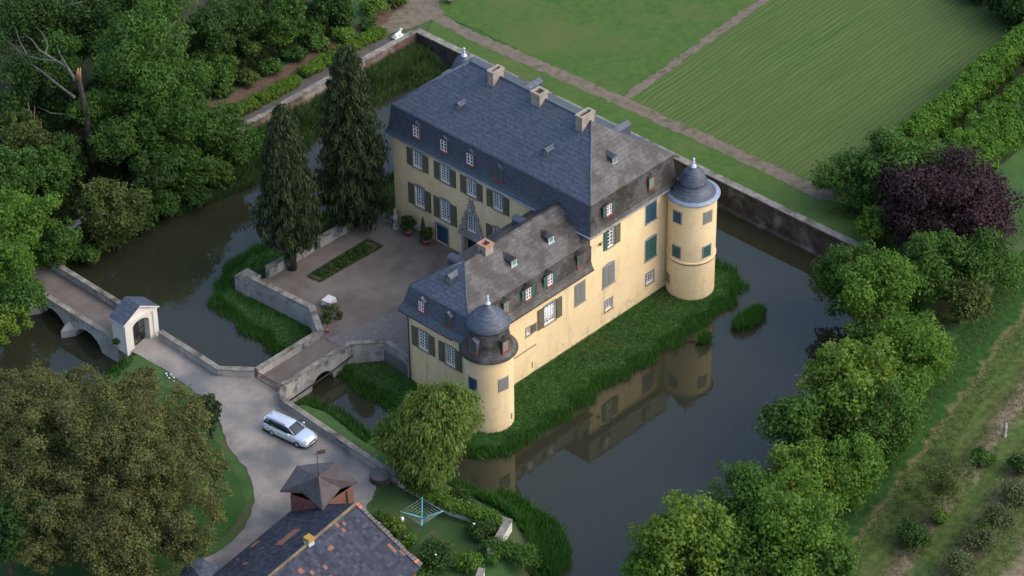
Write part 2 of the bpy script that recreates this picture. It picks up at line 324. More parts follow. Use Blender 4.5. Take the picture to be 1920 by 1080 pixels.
# mown meadow: pale stripes of cut grass running with the mower
MOWN = bpy.data.materials.new('mown_grass'); MOWN.use_nodes = True
n = MOWN.node_tree.nodes; l = MOWN.node_tree.links; b = n['Principled BSDF']; b.inputs['Roughness'].default_value = .95; b.inputs['Specular IOR Level'].default_value = .15
tc = n.new('ShaderNodeTexCoord'); mp = n.new('ShaderNodeMapping'); mp.inputs['Rotation'].default_value = (0, 0, R(-4.6)); l.new(tc.outputs['Object'], mp.inputs[0])
wv = n.new('ShaderNodeTexWave'); wv.bands_direction = 'Y'; wv.inputs['Scale'].default_value = .56; wv.inputs['Distortion'].default_value = 5; wv.inputs['Detail'].default_value = 3; wv.inputs['Detail Scale'].default_value = .3; l.new(mp.outputs[0], wv.inputs[0])
m1 = n.new('ShaderNodeMapping'); m1.inputs['Scale'].default_value = (.12, 3.0, 1); m1.inputs['Rotation'].default_value = (0, 0, R(-4.6)); l.new(tc.outputs['Object'], m1.inputs[0])
t1 = n.new('ShaderNodeTexNoise'); t1.inputs['Scale'].default_value = .9; t1.inputs['Detail'].default_value = 7; t1.inputs['Roughness'].default_value = .7; l.new(m1.outputs[0], t1.inputs[0])
t2 = n.new('ShaderNodeTexNoise'); t2.inputs['Scale'].default_value = .09; t2.inputs['Detail'].default_value = 4; l.new(tc.outputs['Object'], t2.inputs[0])
wf = n.new('ShaderNodeMath'); wf.operation = 'MULTIPLY_ADD'; l.new(wv.outputs[1], wf.inputs[0]); wf.inputs[1].default_value = .35; wf.inputs[2].default_value = .55; ma = n.new('ShaderNodeMath'); ma.operation = 'MULTIPLY'; l.new(wf.outputs[0], ma.inputs[0]); l.new(t1.outputs[0], ma.inputs[1])
r1 = n.new('ShaderNodeValToRGB'); l.new(ma.outputs[0], r1.inputs[0]); r1.color_ramp.elements[0].position = .22; r1.color_ramp.elements[1].position = .58
r1.color_ramp.elements[0].color = (.040, .090, .020, 1); r1.color_ramp.elements[1].color = (.115, .140, .046, 1)
r2 = n.new('ShaderNodeValToRGB'); l.new(t2.outputs[0], r2.inputs[0]); r2.color_ramp.elements[0].position = .36; r2.color_ramp.elements[1].position = .60
mx = n.new('ShaderNodeMix'); mx.data_type = 'RGBA'; mu = n.new('ShaderNodeMath'); mu.operation = 'MULTIPLY'; mu.inputs[1].default_value = .5; l.new(r2.outputs[0], mu.inputs[0])
l.new(mu.outputs[0], mx.inputs[0]); l.new(r1.outputs[0], mx.inputs[6]); mx.inputs[7].default_value = (.070, .098, .030, 1); l.new(mx.outputs[2], b.inputs['Base Color'])
GRAV = mat('pale_gravel', (.20, .18, .155), (.30, .275, .245), .35, .95, .5, 14, c3=(.13, .135, .14), s3=.22, lo3=.46, hi3=.62)
CGRAV = mat('courtyard_gravel', (.105, .088, .078), (.150, .127, .112), .45, .95, .5, 14, c3=(.19, .17, .155), s3=.16, lo3=.5, hi3=.72)
PATH = mat('garden_path_gravel', (.115, .094, .070), (.165, .138, .105), 1.2, .95, .4, 12, c3=(.085, .085, .035), s3=1.0, lo3=.52, hi3=.68)
SOIL = mat('red_brown_soil', (.085, .052, .035), (.12, .078, .052), .7, .95, .4, 8, c3=(.05, .05, .022), s3=.4)
DRYG = mat('dry_grass_strip', (.062, .088, .028), (.095, .108, .042), .8, .95, .4, 8, c3=(.14, .115, .075), s3=.35, lo3=.5)
GRASS2 = mat('green_grass_strip', (.030, .082, .016), (.045, .105, .024), .5, .95, .5, 7)

sheet('lawn', [(28.2, 48.5), (28.1, 21.7), (53, 23.4), (90, 25.9), (90, 75), (45, 75)], 1.02, LAWN, seed=4)
sheet('mown_lawn', [(28.2, 21.0), (28.7, -5), (34, -2.5), (66, .5), (95, 2), (95, 25.0), (53, 23.1)], 1.024, MOWN, seed=5)
sheet('grass_verge', [(24.3, 44.4), (24.3, -11.3), (28, -10), (27.5, 46)], 1.016, LAWN, seed=6)
band('garden_path', [(27.3, 47.5), (27.0, 40), (27.9, 21), (28.3, 8), (28.4, -3), (29.5, -8)], 1.6, 1.030, PATH, seed=7)
band('cross_path', [(28.2, 21.2), (40, 22.2), (53, 23.2), (92, 25.2)], 0.95, 1.036, PATH, seed=8)
sheet('path_junction', [(24.1, 46.0), (25.3, 45.8), (28.2, 45.6), (30.5, 48.6), (36, 56), (31, 58), (26, 52), (21.2, 50.2), (20.5, 47.3)], 1.042, PATH, seed=9)
band('woodland_path', [(-9, 50.2), (4, 49.4), (14, 49.2), (23, 49.5), (30, 53.5), (40, 64)], 1.9, 1.048, SOIL, seed=10)
band('gravel_strip', [(-4, 46.2), (10, 46.1), (21, 46.4)], 1.5, 1.054, mat('dull_gravel', (.060, .056, .050), (.095, .088, .078), 1, .95, .3), seed=11)
band('soil_bank', [(-12, 55.8), (0, 55), (14, 54.5), (26, 55.5)], 2.4, 1.062, SOIL, seed=12)

drive = [(-29.9, 27.2), (-26.5, 27.2), (-26.9, 18.4), (-24.9, 16.2), (-24.9, 12.6), (-26.1, 11.4), (-26.8, -0.4), (-28.2, -2.2), (-31, -3.6), (-34, -4.2), (-38, -2.0), (-43, -1.2), (-52, -2.4), (-60, -3),
         (-60, 1.5), (-43.8, 1.6), (-41.3, 1.4), (-39.2, 1.9), (-37.6, 2.8), (-36.3, 3.8), (-35.2, 5.2), (-34.2, 7.0), (-33.5, 9.0), (-32.9, 11), (-31.6, 13), (-30.4, 16), (-29.9, 19), (-29.7, 23)]
sheet('driveway', drive, .03, GRAV, amp=.07, step=.7, seed=13)
sheet('round_lawn', [(-36.6, 4.6), (-39, 2.9), (-41.5, 2.4), (-50, 3), (-55, 10), (-48, 24), (-36, 24), (-31.4, 22), (-31.4, 17), (-33, 12.5), (-34.2, 9.5), (-35.2, 7)], .02, mat('deep_green_lawn', (.020, .066, .010), (.030, .080, .014), .5, .95, .5, 7), seed=14)  # grass in a deeper green than the garden lawn
sheet('garden_lawn', [(-27.4, -1.5), (-27.2, -13), (-30, -15), (-36, -15), (-33.5, -7), (-31.5, -4.4)], .035, mat('worn_lawn', (.026, .060, .014), (.042, .078, .022), .4, .95, .5, 8, c3=(.085, .07, .045), s3=.45, lo3=.55, hi3=.72), seed=15)
mat('pale_soil', (.105, .085, .055), (.16, .13, .095), .8, .95, .4, 9)

# ------------------------------------------------------------ walls of masonry with a coping
def wallrun(mb, pts, z0, z1, th, m, cap=None, ch=.14, over=.06):
    """vertical wall along a polyline, pts are its centre line; z1 may be a list"""
    P = [np.array(p, float) for p in pts]; n_ = len(P); N = []
    for i in range(n_):
        ds = []
        if i > 0: d = P[i] - P[i - 1]; ds.append(d / np.linalg.norm(d))
        if i < n_ - 1: d = P[i + 1] - P[i]; ds.append(d / np.linalg.norm(d))
        t = sum(ds); t /= np.linalg.norm(t); nn = np.array([-t[1], t[0]]); k = 1 / max(.5, nn @ np.array([-ds[0][1], ds[0][0]])); N.append(nn * k)
    zs = z1 if isinstance(z1, (list, tuple)) else [z1] * n_
    z0s = z0 if isinstance(z0, (list, tuple)) else [z0] * n_
    def ring(i, w, za, zb): 
        a = P[i] + N[i] * w / 2; b_ = P[i] - N[i] * w / 2; return [(a[0], a[1], za), (a[0], a[1], zb), (b_[0], b_[1], zb), (b_[0], b_[1], za)]
    def loft(w, za, zb, mm):
        rr = [ring(i, w, za[i], zb[i]) for i in range(n_)]
        for i in range(n_ - 1): mb.quads(rr[i], rr[i + 1], mm, close=True)
        mb.poly(rr[0], mm); mb.poly(rr[-1][::-1], mm)
    top = [z - (ch if cap else 0) for z in zs]
    loft(th, z0s, top, m)
    if cap: loft(th + 2 * over, [t + .002 for t in top], zs, cap)

OLDST = mat('dark_rubble_masonry', (.030, .027, .023), (.085, .072, .06), 1.0, .95, .8, 4, c3=(.20, .18, .16), s3=.45, lo3=.56, hi3=.72)
REDST = mat('red_brick_masonry', (.070, .042, .036), (.12, .085, .07), 1.3, .95, .6, 6, c3=(.26, .23, .20), s3=.7)
mb = MB(); wallrun(mb, [(24.0, 45.3), (24.0, 10), (24.0, -3), (24.2, -12.5)], -2.8, [1.14, 1.12, 1.10, 1.02], .62, OLDST, CAP, .13, .08)
mb.box(23.2, 23.68, -12.5, 45, -2.8, -1.45, OLDST)
tag(mb.build('moat_wall'), 'long dark stone moat wall with pale coping between the garden lawn and the water', 'wall')
mb = MB(); wallrun(mb, [(23.69, 45.3), (10, 45.25), (0, 45.3), (-2.5, 45.4)], -1.6, [1.16, 1.1, 1.0, .8], .55, REDST, CAP, .12, .05)
tag(mb.build('moat_wall'), 'low reddish brick moat wall behind the reeds, below the clipped box hedges', 'wall')
mb = MB(); wallrun(mb, [(-14.5, 45.2), (-22.5, 44.9)], -1.6, [.55, .35], .6, REDST, STONE)
tag(mb.build('ruined_wall'), 'short piece of crumbling wall on the wooded moat bank', 'wall')

# courtyard slab and retaining walls
mb = MB()
outl = [(-15.13, 7.3), (0.0, 7.3), (0.0, 26.0), (-14.4, 26.0), (-16.2, 26.7), (-15.5, 18.8), (-17.4, 15.7), (-17.2, 12.9), (-14.9, 10.7)]
mb.prism(outl, -2.8, 0.0, CGRAV); tag(mb.build('courtyard'), kind='structure')
sheet('cobbled_lane', [(-17.3, 15.5), (-17.0, 13.1), (-14.3, 10.8), (-7, 7.4), (-.1, 7.4), (-.1, 12.6), (-6, 12.9), (-12, 14.2)], .012, mat('cobbles', (.11, .105, .105), (.16, .15, .145), 2.5, .9, .5, 9), amp=.04, seed=16)
cw = thing('courtyard_wall', 'weathered whitewashed retaining wall round the courtyard, black stained along the top', 'wall', (-15.8, 22, -1.3))
def W(mb, name, par): o = mb.build(name, par); o.matrix_parent_inverse = Matrix.Translation(par.location).inverted() if par.rotation_euler.z == 0 else par.matrix_world.inverted(); return o
mb = MB(); wallrun(mb, [(-16.2, 26.6), (-15.7, 18.8), (-17.55, 15.75)], -2.2, [1.0, 1.0, .95], .5, GPL, CAP, .1, .05); W(mb, 'retaining_wall', cw)
mb = MB(); wallrun(mb, [(-14.35, 26.05), (-8.8, 26.05)], -1.6, 1.1, .45, GPL, CAP, .1, .04); W(mb, 'low_wall', cw)
mb = MB(); wallrun(mb, [(-8.0, 26.05), (-4.6, 26.0)], -1.6, 1.0, .45, GPL, CAP, .1, .04); W(mb, 'low_wall', cw)
mb = MB(); mb.box(-16.6, -15.0, 26.3, 28.0, -2.2, .25, GPL); mb.box(-16.65, -14.95, 26.25, 28.05, .252, .36, CAP); W(mb, 'corner_block', cw)

# bridge over the inner moat
br = thing('bridge', 'pale plastered stone bridge with one arch leading from the drive into the courtyard', 'bridge', (-21, 14.2, -1.6))
mb = MB()
def archwall(mb, x0, x1, y0, y1, zb, zt, arches, m, axis='x'):
    """thick wall along an axis with round arches [(centre, halfwidth, spring z)]"""
    xs_ = set([x0, x1])
    for c, h, sp in arches:
        for k in range(13): xs_.add(c + h * math.cos(math.pi * k / 12))
    xs_ = sorted(xs_)
    def low(x):
        for c, h, sp in arches:
            if c - h - 1e-6 <= x <= c + h + 1e-6: return sp + math.sqrt(max(0, h * h - (x - c) ** 2)) * .95
        return zb
    P = (lambda a, b_, z: (a, b_, z)) if axis == 'x' else (lambda a, b_, z: (b_, a, z))
    for a, c in zip(xs_[:-1], xs_[1:]):
        mid = (a + c) / 2; inside = any(k - h < mid < k + h for k, h, sp in arches)
        za, zc = (low(a), low(c)) if inside else (zb, zb)
        for y in (y0, y1): mb.poly([P(a, y, za), P(c, y, zc), P(c, y, zt), P(a, y, zt)], m)
        mb.poly([P(a, y0, zt), P(c, y0, zt), P(c, y1, zt), P(a, y1, zt)], m)
        mb.poly([P(a, y0, za), P(c, y0, zc), P(c, y1, zc), P(a, y1, za)], m)
    for x in [x0, x1]: mb.poly([P(x, y0, zb), P(x, y1, zb), P(x, y1, zt), P(x, y0, zt)], m)
    for c, h, sp in arches:
        for x in (c - h, c + h): mb.poly([P(x, y0, zb), P(x, y1, zb), P(x, y1, sp), P(x, y0, sp)], m)
archwall(mb, -25.0, -17.2, 12.55, 16.05, -2.8, -.06, [(-20.45, 1.3, -1.6)], GPL); W(mb, 'arch', br)
mb = MB(); mb.poly([(-25.2, 12.8, .012), (-17.2, 12.8, .012), (-17.2, 15.8, .012), (-25.2, 15.8, .012)], CGRAV); mb.box(-25.0, -17.2, 12.8, 15.8, -.059, .008, CGRAV); W(mb, 'deck', br)
mb = MB(); wallrun(mb, [(-24.9, 15.95), (-17.55, 15.95)], -.059, .82, .38, GPL, CAP, .09, .05); W(mb, 'parapet', br)
mb = MB(); wallrun(mb, [(-24.9, 12.73), (-17.35, 12.73), (-17.19, 12.73), (-17.0, 12.75), (-14.6, 10.65), (-14.65, 8.5), (-15.0, 7.2)], [-.059, -.059, -2.3, -2.3, -2.3, -2.3, -2.3], [.82, .82, .82, .82, .82, .62, .5], .38, GPL, CAP, .09, .05); W(mb, 'parapet', br)
mb = MB(); mb.tube([(-24.6, 12.42, -1.05), (-19.5, 12.42, -.75), (-16.9, 12.46, -.45)], .07, IRON); W(mb, 'pipe', br)
gt = thing('low_iron_gate', 'low black iron gate across the drive end of the inner bridge', 'gate', (-25.3, 14.2, 0))
for (a, c) in ((12.95, 14.35), (14.45, 15.8)):
    mb = MB()
    for z in (.25, .95): mb.tube([(-25.3, a, z), (-25.3, c, z)], .03, IRON)
    for y in np.linspace(a, c, 12): mb.tube([(-25.3, y, .05), (-25.3, y, 1.05)], .02, IRON, 4)
    W(mb, 'gate_leaf', gt)

# parapets round the drive
par = lambda pts, label, z=.8: tag((lambda m_: (wallrun(m_, pts, -1.9, z, .42, GPL, CAP, .1, .05), m_.build('parapet_wall'))[1])(MB()), label, 'wall')
par([(-26.9, 26.2), (-27.0, 18.5), (-25.05, 16.1)], 'low grey parapet wall running from the white gate arch to the inner bridge')
par([(-25.05, 12.45), (-26.2, 11.3), (-26.75, 0), (-26.8, -3.4)], 'low stained parapet wall beside the parked silver car')
mb = MB(); wallrun(mb, [(-26.8, -3.4), (-26.6, -9), (-25.1, -13.9), (-28.6, -15.3)], -1.9, [.8, .95, 1.15, 1.0], .5, WPL, CAP, .1, .05)
tag(mb.build('garden_wall'), 'ivy grown garden wall with a bare whitewashed corner above the reeds', 'wall')
mb = MB(); wallrun(mb, [(-30.4, -16.1), (-32.2, -17.2)], -1.2, .9, .45, WPL, CAP); tag(mb.build('garden_wall'), 'short whitewashed wall stump among bushes at the bottom edge', 'wall')

# outer bridge with two arches
ob = thing('bridge', 'long grey stone bridge with two arches leading from the white gate into the trees', 'bridge', (-28.4, 34, -1.6))
mb = MB(); archwall(mb, 28.0, 43.0, -30.45, -26.35, -2.8, -.06, [(32.0, 1.85, -1.95), (36.9, 1.85, -1.95)], GPL, 'y'); W(mb, 'arches', ob)
for yc in (34.45, 39.35):
    mb = MB(); mb.prism([(-30.46, yc - .65), (-31.5, yc), (-30.46, yc + .65)], -2.8, -.9, GPL); mb.poly([(-30.46, yc - .65, -.9), (-31.5, yc, -.9), (-30.46, yc, -.35)], GPL); mb.poly([(-30.46, yc + .65, -.9), (-31.5, yc, -.9), (-30.46, yc, -.35)], GPL); W(mb, 'cutwater', ob)
mb = MB(); mb.box(-30.1, -26.7, 27.9, 44, -.059, .01, CGRAV); W(mb, 'deck', ob)
for x in (-30.25, -26.55):
    mb = MB(); wallrun(mb, [(x, 28.45), (x, 43)], -.059, .8, .4, GPL, CAP, .1, .05); W(mb, 'parapet', ob)

# gate arch
ga = thing('gateway', 'white plastered gateway with slate gable roof at the end of the outer bridge', 'gate', (-28.45, 27.4, 0))
gx0, gx1, gy0, gy1, ge, gap = -30.25, -26.75, 26.75, 28.35, 3.15, 4.15
cx_ = (gx0 + gx1) / 2
mb = MB()
n_ = 12; arch = [(cx_ + .93 * math.cos(math.pi * k / n_), 2.15 + .5 * math.sin(math.pi * k / n_)) for k in range(n_ + 1)]
for y in (gy0, gy1):
    mb.poly([(gx0, y, -.3), (cx_ - .93, y, -.3), (cx_ - .93, y, 2.15), (gx0, y, 2.15)], WPL); mb.poly([(cx_ + .93, y, -.3), (gx1, y, -.3), (gx1, y, 2.15), (cx_ + .93, y, 2.15)], WPL)
    mb.poly([(gx0, y, 2.15), (cx_ - .93, y, 2.15)] + [(x, y, z) for x, z in arch[::-1][1:-1]] + [(cx_ + .93, y, 2.15), (gx1, y, 2.15), (gx1, y, ge), (cx_, y, gap - .12), (gx0, y, ge)], WPL)
for x in (gx0, gx1): mb.poly([(x, gy0, -.3), (x, gy1, -.3), (x, gy1, ge), (x, gy0, ge)], WPL)
mb.quads([(x, gy0, z) for x, z in [(cx_ + .93, -.3)] + arch + [(cx_ - .93, -.3)]], [(x, gy1, z) for x, z in [(cx_ + .93, -.3)] + arch + [(cx_ - .93, -.3)]], WPL)
W(mb, 'archway', ga)
mb = MB()
for y, d in ((gy0 - .10, .10), (gy1, .10)):
    mb.box(gx0 - .08, gx0 + .42, y, y + d, -.3, 2.9, WPL); mb.box(gx1 - .42, gx1 + .08, y, y + d, -.3, 2.9, WPL); mb.box(gx0 - .16, gx1 + .16, y - .04, y + d, 2.902, 3.12, WPL)
W(mb, 'pilasters', ga)
mb = MB()
for s in (-1, 1):
    e = cx_ + s * ((gx1 - gx0) / 2 + .28)
    A = [(e, gy0 - .22, ge - .06), (cx_, gy0 - .22, gap + .06), (cx_, gy1 + .22, gap + .06), (e, gy1 + .22, ge - .06)]
    mb.poly(A, SLATE); mb.poly([(x, y, z - .13) for x, y, z in A], WPL)
    mb.quads(A, [(x, y, z - .13) for x, y, z in A], WPL, close=True)
W(mb, 'roof', ga)
for (a, c) in ((cx_ - .9, cx_ - .03), (cx_ + .03, cx_ + .9)):
    mb = MB()
    for x in np.linspace(a, c, 8): mb.tube([(x, 27.5, .08), (x, 27.5, 2.35)], .022, IRON, 4)
    for z in (.15, 1.1, 2.0): mb.tube([(a, 27.5, z), (c, 27.5, z)], .03, IRON, 4)
    W(mb, 'gate_leaf', ga)

# ------------------------------------------------------------ the moated house
HO = thing('moated_house', 'yellow baroque moated house with blue slate mansard roofs and round corner towers', 'country house', (0, 12, -1.3))
def P_(mb, name, par=HO, label=None):
    o = mb.build(name, par)
    if par is HO: o.matrix_parent_inverse = Matrix.Translation(HO.location).inverted()
    if label: o['label'] = label
    return o
ML, MW, WL, WW = 24.16, 10.77, 15.13, 7.09
HE, HM, HR = 9.58, 12.53, 16.4
def fX(x0, s=-1):      # facade on the plane x = x0; a = y, b = z, c = outward
    return lambda a, b_, c: (x0 + s * c, a, b_)
def fY(y0, s=-1): return lambda a, b_, c: (a, y0 + s * c, b_)

# window catalogue: (a0, a1, z0, z1, style, ...)   a is y on x-facades, x on y-facades
WIN = {'court': [], 'right': [], 'end': []}
def wn(f, a0, a1, z0, z1, **k): WIN[f].append((a0, a1, z0, z1, k))
for c in (20.95, 17.5, 14.2, 10.95): wn('court', c - .58, c + .58, 6.98, 8.72, sh='open')
for c in (20.85, 17.6): wn('court', c - .62, c + .62, 2.75, 4.9, sh='open', arch=1)
wn('court', 13.62, 14.86, 3.05, 4.92, sh=None)
wn('court', 10.45, 11.65, 2.8, 4.9, sh='open', arch=1)
wn('right', 2.2, 3.0, 6.9, 8.75, sh='mixed', arch=1)
wn('right', 7.3, 8.6, 6.9, 8.72, sh='closed', col=BLUE)
wn('right', 1.7, 3.12, 2.95, 5.0, sh='closed', col=GREYSH, arch=1)
wn('right', 7.32, 8.7, 2.85, 4.95, sh='closed', col=GREEN, arch=1)
wn('right', 1.98, 2.9, .2, 1.25, sh='bars'); wn('right', 7.45, 8.45, .18, 1.28, sh='bars')
wn('right', -1.92, -.72, 2.98, 5.0, sh='closed', col=GREYSH)
wn('right', -5.85, -4.5, 2.95, 4.95, sh='open2')
wn('right', -8.1, -7.6, 3.1, 3.85, sh='small')
wn('right', -12.05, -11.75, 3.2, 4.3, sh='closed', col=GREYSH)
wn('end', 4.8, 5.95, 2.8, 4.75, sh='open'); wn('end', 1.6, 2.75, 2.75, 4.75, sh='open')
HOLES = {k: [(q[0], q[1], q[2], q[3]) for q in v if q[4]['sh'] != 'closed'] for k, v in WIN.items()}
HOLES['court'] += [(17.35, 18.9, 0.0, 1.95), (13.45, 15.12, 0.0, 2.45)]
HOLES['right'] += [(-7.47, -7.33, -.78, -.1)]
def panel(mb, fr, a0, a1, b0, b1, holes, m, dep=.28):
    A = sorted({a0, a1, *[h[0] for h in holes], *[h[1] for h in holes]}); B = sorted({b0, b1, *[h[2] for h in holes], *[h[3] for h in holes]})
    for i in range(len(A) - 1):
        for j in range(len(B) - 1):
            ca, cb = (A[i] + A[i + 1]) / 2, (B[j] + B[j + 1]) / 2
            if any(h[0] < ca < h[1] and h[2] < cb < h[3] for h in holes): continue
            mb.poly([fr(A[i], B[j], 0), fr(A[i + 1], B[j], 0), fr(A[i + 1], B[j + 1], 0), fr(A[i], B[j + 1], 0)], m)
    for h in holes:
        q = [(h[0], h[2]), (h[1], h[2]), (h[1], h[3]), (h[0], h[3])]
        mb.quads([fr(*p, 0) for p in q], [fr(*p, -dep) for p in q], m, close=True)
mb = MB()
sel = lambda k, lo, hi: [h for h in HOLES[k] if h[0] >= lo and h[1] <= hi]
panel(mb, fX(0), 0, ML, -1.6, HE + .3, sel('court', 0, ML), YEL)
panel(mb, fY(0), 0, MW, -2.4, HE + .3, sel('right', 0, MW), YEL)
mb.poly([(MW, 0, -2.4), (MW, ML, -2.4), (MW, ML, HE + .3), (MW, 0, HE + .3)], YEL); mb.poly([(0, ML, -2.4), (MW, ML, -2.4), (MW, ML, HE + .3), (0, ML, HE + .3)], YEL)
P_(mb, 'wall')
mb = MB()
panel(mb, fX(-WL), 0, WW, -2.4, 6.6, HOLES['end'], YEL)
panel(mb, fY(0), -WL, 0, -2.4, 6.6, sel('right', -WL, 0), YEL)
mb.poly([(-WL, WW, -2.4), (0, WW, -2.4), (0, WW, 6.6), (-WL, WW, 6.6)], YEL)
P_(mb, 'wall')
# thin cornice under the eaves
mb = MB(); mb.box(-.12, -.003, -.12, ML + .1, HE - .22, HE - .02, FRAME); mb.box(-.003, MW, -.12, -.003, HE - .22, HE - .02, FRAME); P_(mb, 'cornice')
mb = MB(); mb.box(-WL - .12, -WL - .003, -.1, WW + .1, 6.1, 6.27, FRAME); mb.box(-WL, -.1, -.12, -.003, 6.1, 6.27, FRAME); P_(mb, 'cornice')

def archtop(a0, a1, z, rise, n=8):
    return [(a0 + (a1 - a0) * k / n, z + rise * (1 - (2 * k / n - 1) ** 2)) for k in range(n + 1)]
def shutter(fr, a0, a1, z0, z1, m, pm, par, c0=.035, rise=0, dirn=0):
    mb = MB()
    top = [(a0, z1), (a1, z1)] if not rise else [(a0, z1 + (rise if dirn > 0 else 0)), (a1, z1 + (rise if dirn < 0 else 0))]
    mb.prism([(a0, z0), (a1, z0), top[1], top[0]], c0, c0 + .045, m, fr)
    w_ = .07; zz = np.linspace(z0, z1, 4 if z1 - z0 > 1.5 else 3)
    for k in range(len(zz) - 1): mb.box(a0 + w_, a1 - w_, zz[k] + w_, zz[k + 1] - .02, c0 + .046, c0 + .056, pm, lambda a, b_, c: fr(a, b_, c))
    return P_(mb, 'shutter', par)
def grid(mb, fr, a0, a1, z0, z1, nc, nr, c, m, bar=.045, mull=True):
    fb = .075
    mb.box(a0, a1, z0, z0 + fb * 1.3, c, c + .06, m, fr); mb.box(a0, a1, z1 - fb, z1, c, c + .06, m, fr)
    for a in (a0, a1 - fb): mb.box(a, a + fb, z0 + fb * 1.3, z1 - fb, c, c + .06, m, fr)
    for k in range(1, nc):
        a = a0 + (a1 - a0) * k / nc; ww = .055 if (mull and k * 2 == nc) else bar / 2; mb.box(a - ww, a + ww, z0 + fb * 1.3, z1 - fb, c + .002, c + .058, m, fr)
    for k in range(1, nr):
        z = z0 + (z1 - z0) * k / nr; mb.box(a0 + fb, a1 - fb, z - bar / 2, z + bar / 2, c + .004, c + .05, m, fr)
def window(fr, a0, a1, z0, z1, sh=None, col=None, arch=0, par=HO):
    rise = .18 if arch else 0; t = .13
    mb = MB()
    for q in ((a0 - t, a0), (a1, a1 + t)): mb.box(q[0], q[1], z0 - t, z1 + .02, .004, .03, FRAME, fr)
    mb.box(a0 - t * 1.2, a1 + t * 1.2, z0 - t, z0 - .0, .031, .10, FRAME, fr)
    if arch:
        mb.prism([(a0 - t, z1 + .022)] + archtop(a0 - t, a1 + t, z1 + t, rise)[0:] + [(a1 + t, z1 + .022)], .004, .03, FRAME, fr)
    else: mb.box(a0 - t, a1 + t, z1 + .022, z1 + .02 + t, .004, .03, FRAME, fr)
    o = P_(mb, 'window', par); h = z1 - z0; wd = a1 - a0
    if sh == 'closed':
        for q in ((a0, (a0 + a1) / 2 - .01), ((a0 + a1) / 2 + .01, a1)): shutter(fr, *q, z0, z1, col, col, o, c0=.012)
        return o
    mb = MB()
    if sh == 'bars': grid(mb, fr, a0, a1, z0, z1, 3, 4, -.16, WHITE, .04, False)
    elif sh == 'small': grid(mb, fr, a0, a1, z0, z1, 2, 3, -.16, WHITE, .05, False)
    elif sh == 'open2': grid(mb, fr, a0, a1, z0, z1, 4, 6, -.16, WHITE, .05); mb.box(a0 + .08, a1 - .08, z0 + h * .22, z1 - h * .17, -.17, -.162, WHITE, fr)
    elif sh == 'mixed': grid(mb, fr, a0, a1, z0, z1, 2, 5, -.1, WHITE, .06)
    else: grid(mb, fr, a0, a1, z0, z1, 4, 6 if h < 2 else 7, -.16, WHITE)
    P_(mb, 'casement', o)
    mb = MB(); mb.poly([fr(a0, z0, -.2), fr(a1, z0, -.2), fr(a1, z1, -.2), fr(a0, z1, -.2)], GLASS); P_(mb, 'pane', o)
    if sh in ('open', 'open2'):
        sw = min(.72, wd * .56)
        for q in ((a0 - t - sw, a0 - t), (a1 + t, a1 + t + sw)): shutter(fr, *q, z0 - .05, z1 + .05, OLIVE, OLIVED, o, rise=.0)
    if sh == 'mixed':
        shutter(fr, a0 - .5, a0 - .02, z0 - .05, z1 + .05, GREEN, GREEN, o); shutter(fr, a1 + t, a1 + t + .72, z0 - .05, z1 + .05, OLIVE, OLIVED, o)
    if sh == 'small': shutter(fr, a1 + .1, a1 + .72, z0 - .05, z1 + .05, OLIVE, OLIVED, o)
    return o
for k, fr in (('court', fX(0)), ('right', fY(0)), ('end', fX(-WL))):
    for a0, a1, z0, z1, kw in WIN[k]: window(fr, a0, a1, z0, z1, **kw)

# doors
fr = fX(0)
mb = MB()
for q in ((17.22, 17.35), (18.9, 19.03)): mb.box(*q, 0, 1.95, .004, .05, FRAME, fr)
mb.prism([(17.22, 1.96)] + archtop(17.22, 19.03, 2.05, .16) + [(19.03, 1.96)], .004, .05, FRAME, fr)
d = P_(mb, 'door_frame')
for a in (17.37, 18.14):
    mb = MB(); mb.box(a, a + .74, .02, 1.95, -.16, -.10, BLUE, fr)
    for zz in (.15, .75, 1.35): mb.box(a + .09, a + .65, zz, zz + .48, -.099, -.085, BLUE, fr)
    P_(mb, 'door', d)
mb = MB()
for q in ((13.15, 13.44), (15.13, 15.5)): mb.box(*q, 0, 2.45, .004, .16, STONE, fr)
mb.box(13.0, 15.75, 2.452, 2.75, .004, .34, STONE, fr); mb.box(13.1, 15.6, 2.751, 2.88, .004, .26, STONE, fr)
# carved baroque surround climbing in scrolls round the upper window
prof = [(1.42, 2.9), (1.55, 3.15), (1.38, 3.4), (1.12, 3.62), (1.2, 3.95), (1.0, 4.25), (.86, 4.55), (.9, 5.0), (.62, 5.28), (.42, 5.6), (.38, 6.0), (.22, 6.25), (.12, 6.45), (0, 6.38)]
c = 14.24
for s in (1, -1):
    for i in range(len(prof) - 1):
        (w0, z0), (w1, z1) = prof[i], prof[i + 1]; inn = .66 if z1 <= 5.05 else .0
        mb.prism([(c + s * inn, z0), (c + s * w0, z0), (c + s * w1, z1), (c + s * inn, z1)], .035, .15 + .05 * (i % 2), STONE, fr)
for (yy, zz, rr) in ((c, 5.5, .3), (c, 6.05, .2), (c - 1.3, 3.1, .2), (c + 1.3, 3.1, .2), (c + .95, 4.3, .15), (c - .95, 4.3, .15)): mb.lathe([(0.01, -rr), (rr * .8, -rr * .5), (rr, 0), (rr * .7, rr * .6), (.01, rr)], (-.2, yy, zz), STONE, 10)
for s in (-.16, .16): mb.prism([(c + s - .07, 6.35), (c + s + .07, 6.35), (c + s * 1.6, 6.75)], .04, .16, STONE, fr)
po = P_(mb, 'portal')
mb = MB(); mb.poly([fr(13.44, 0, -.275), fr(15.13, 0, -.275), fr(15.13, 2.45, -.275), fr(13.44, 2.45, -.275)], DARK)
for k in range(6): mb.box(13.5 + k * .27, 13.72 + k * .27, .05, 2.3, -.27, -.24, mat('dark_green_door', (.012, .024, .028), rough=.6), fr)
P_(mb, 'door', po)
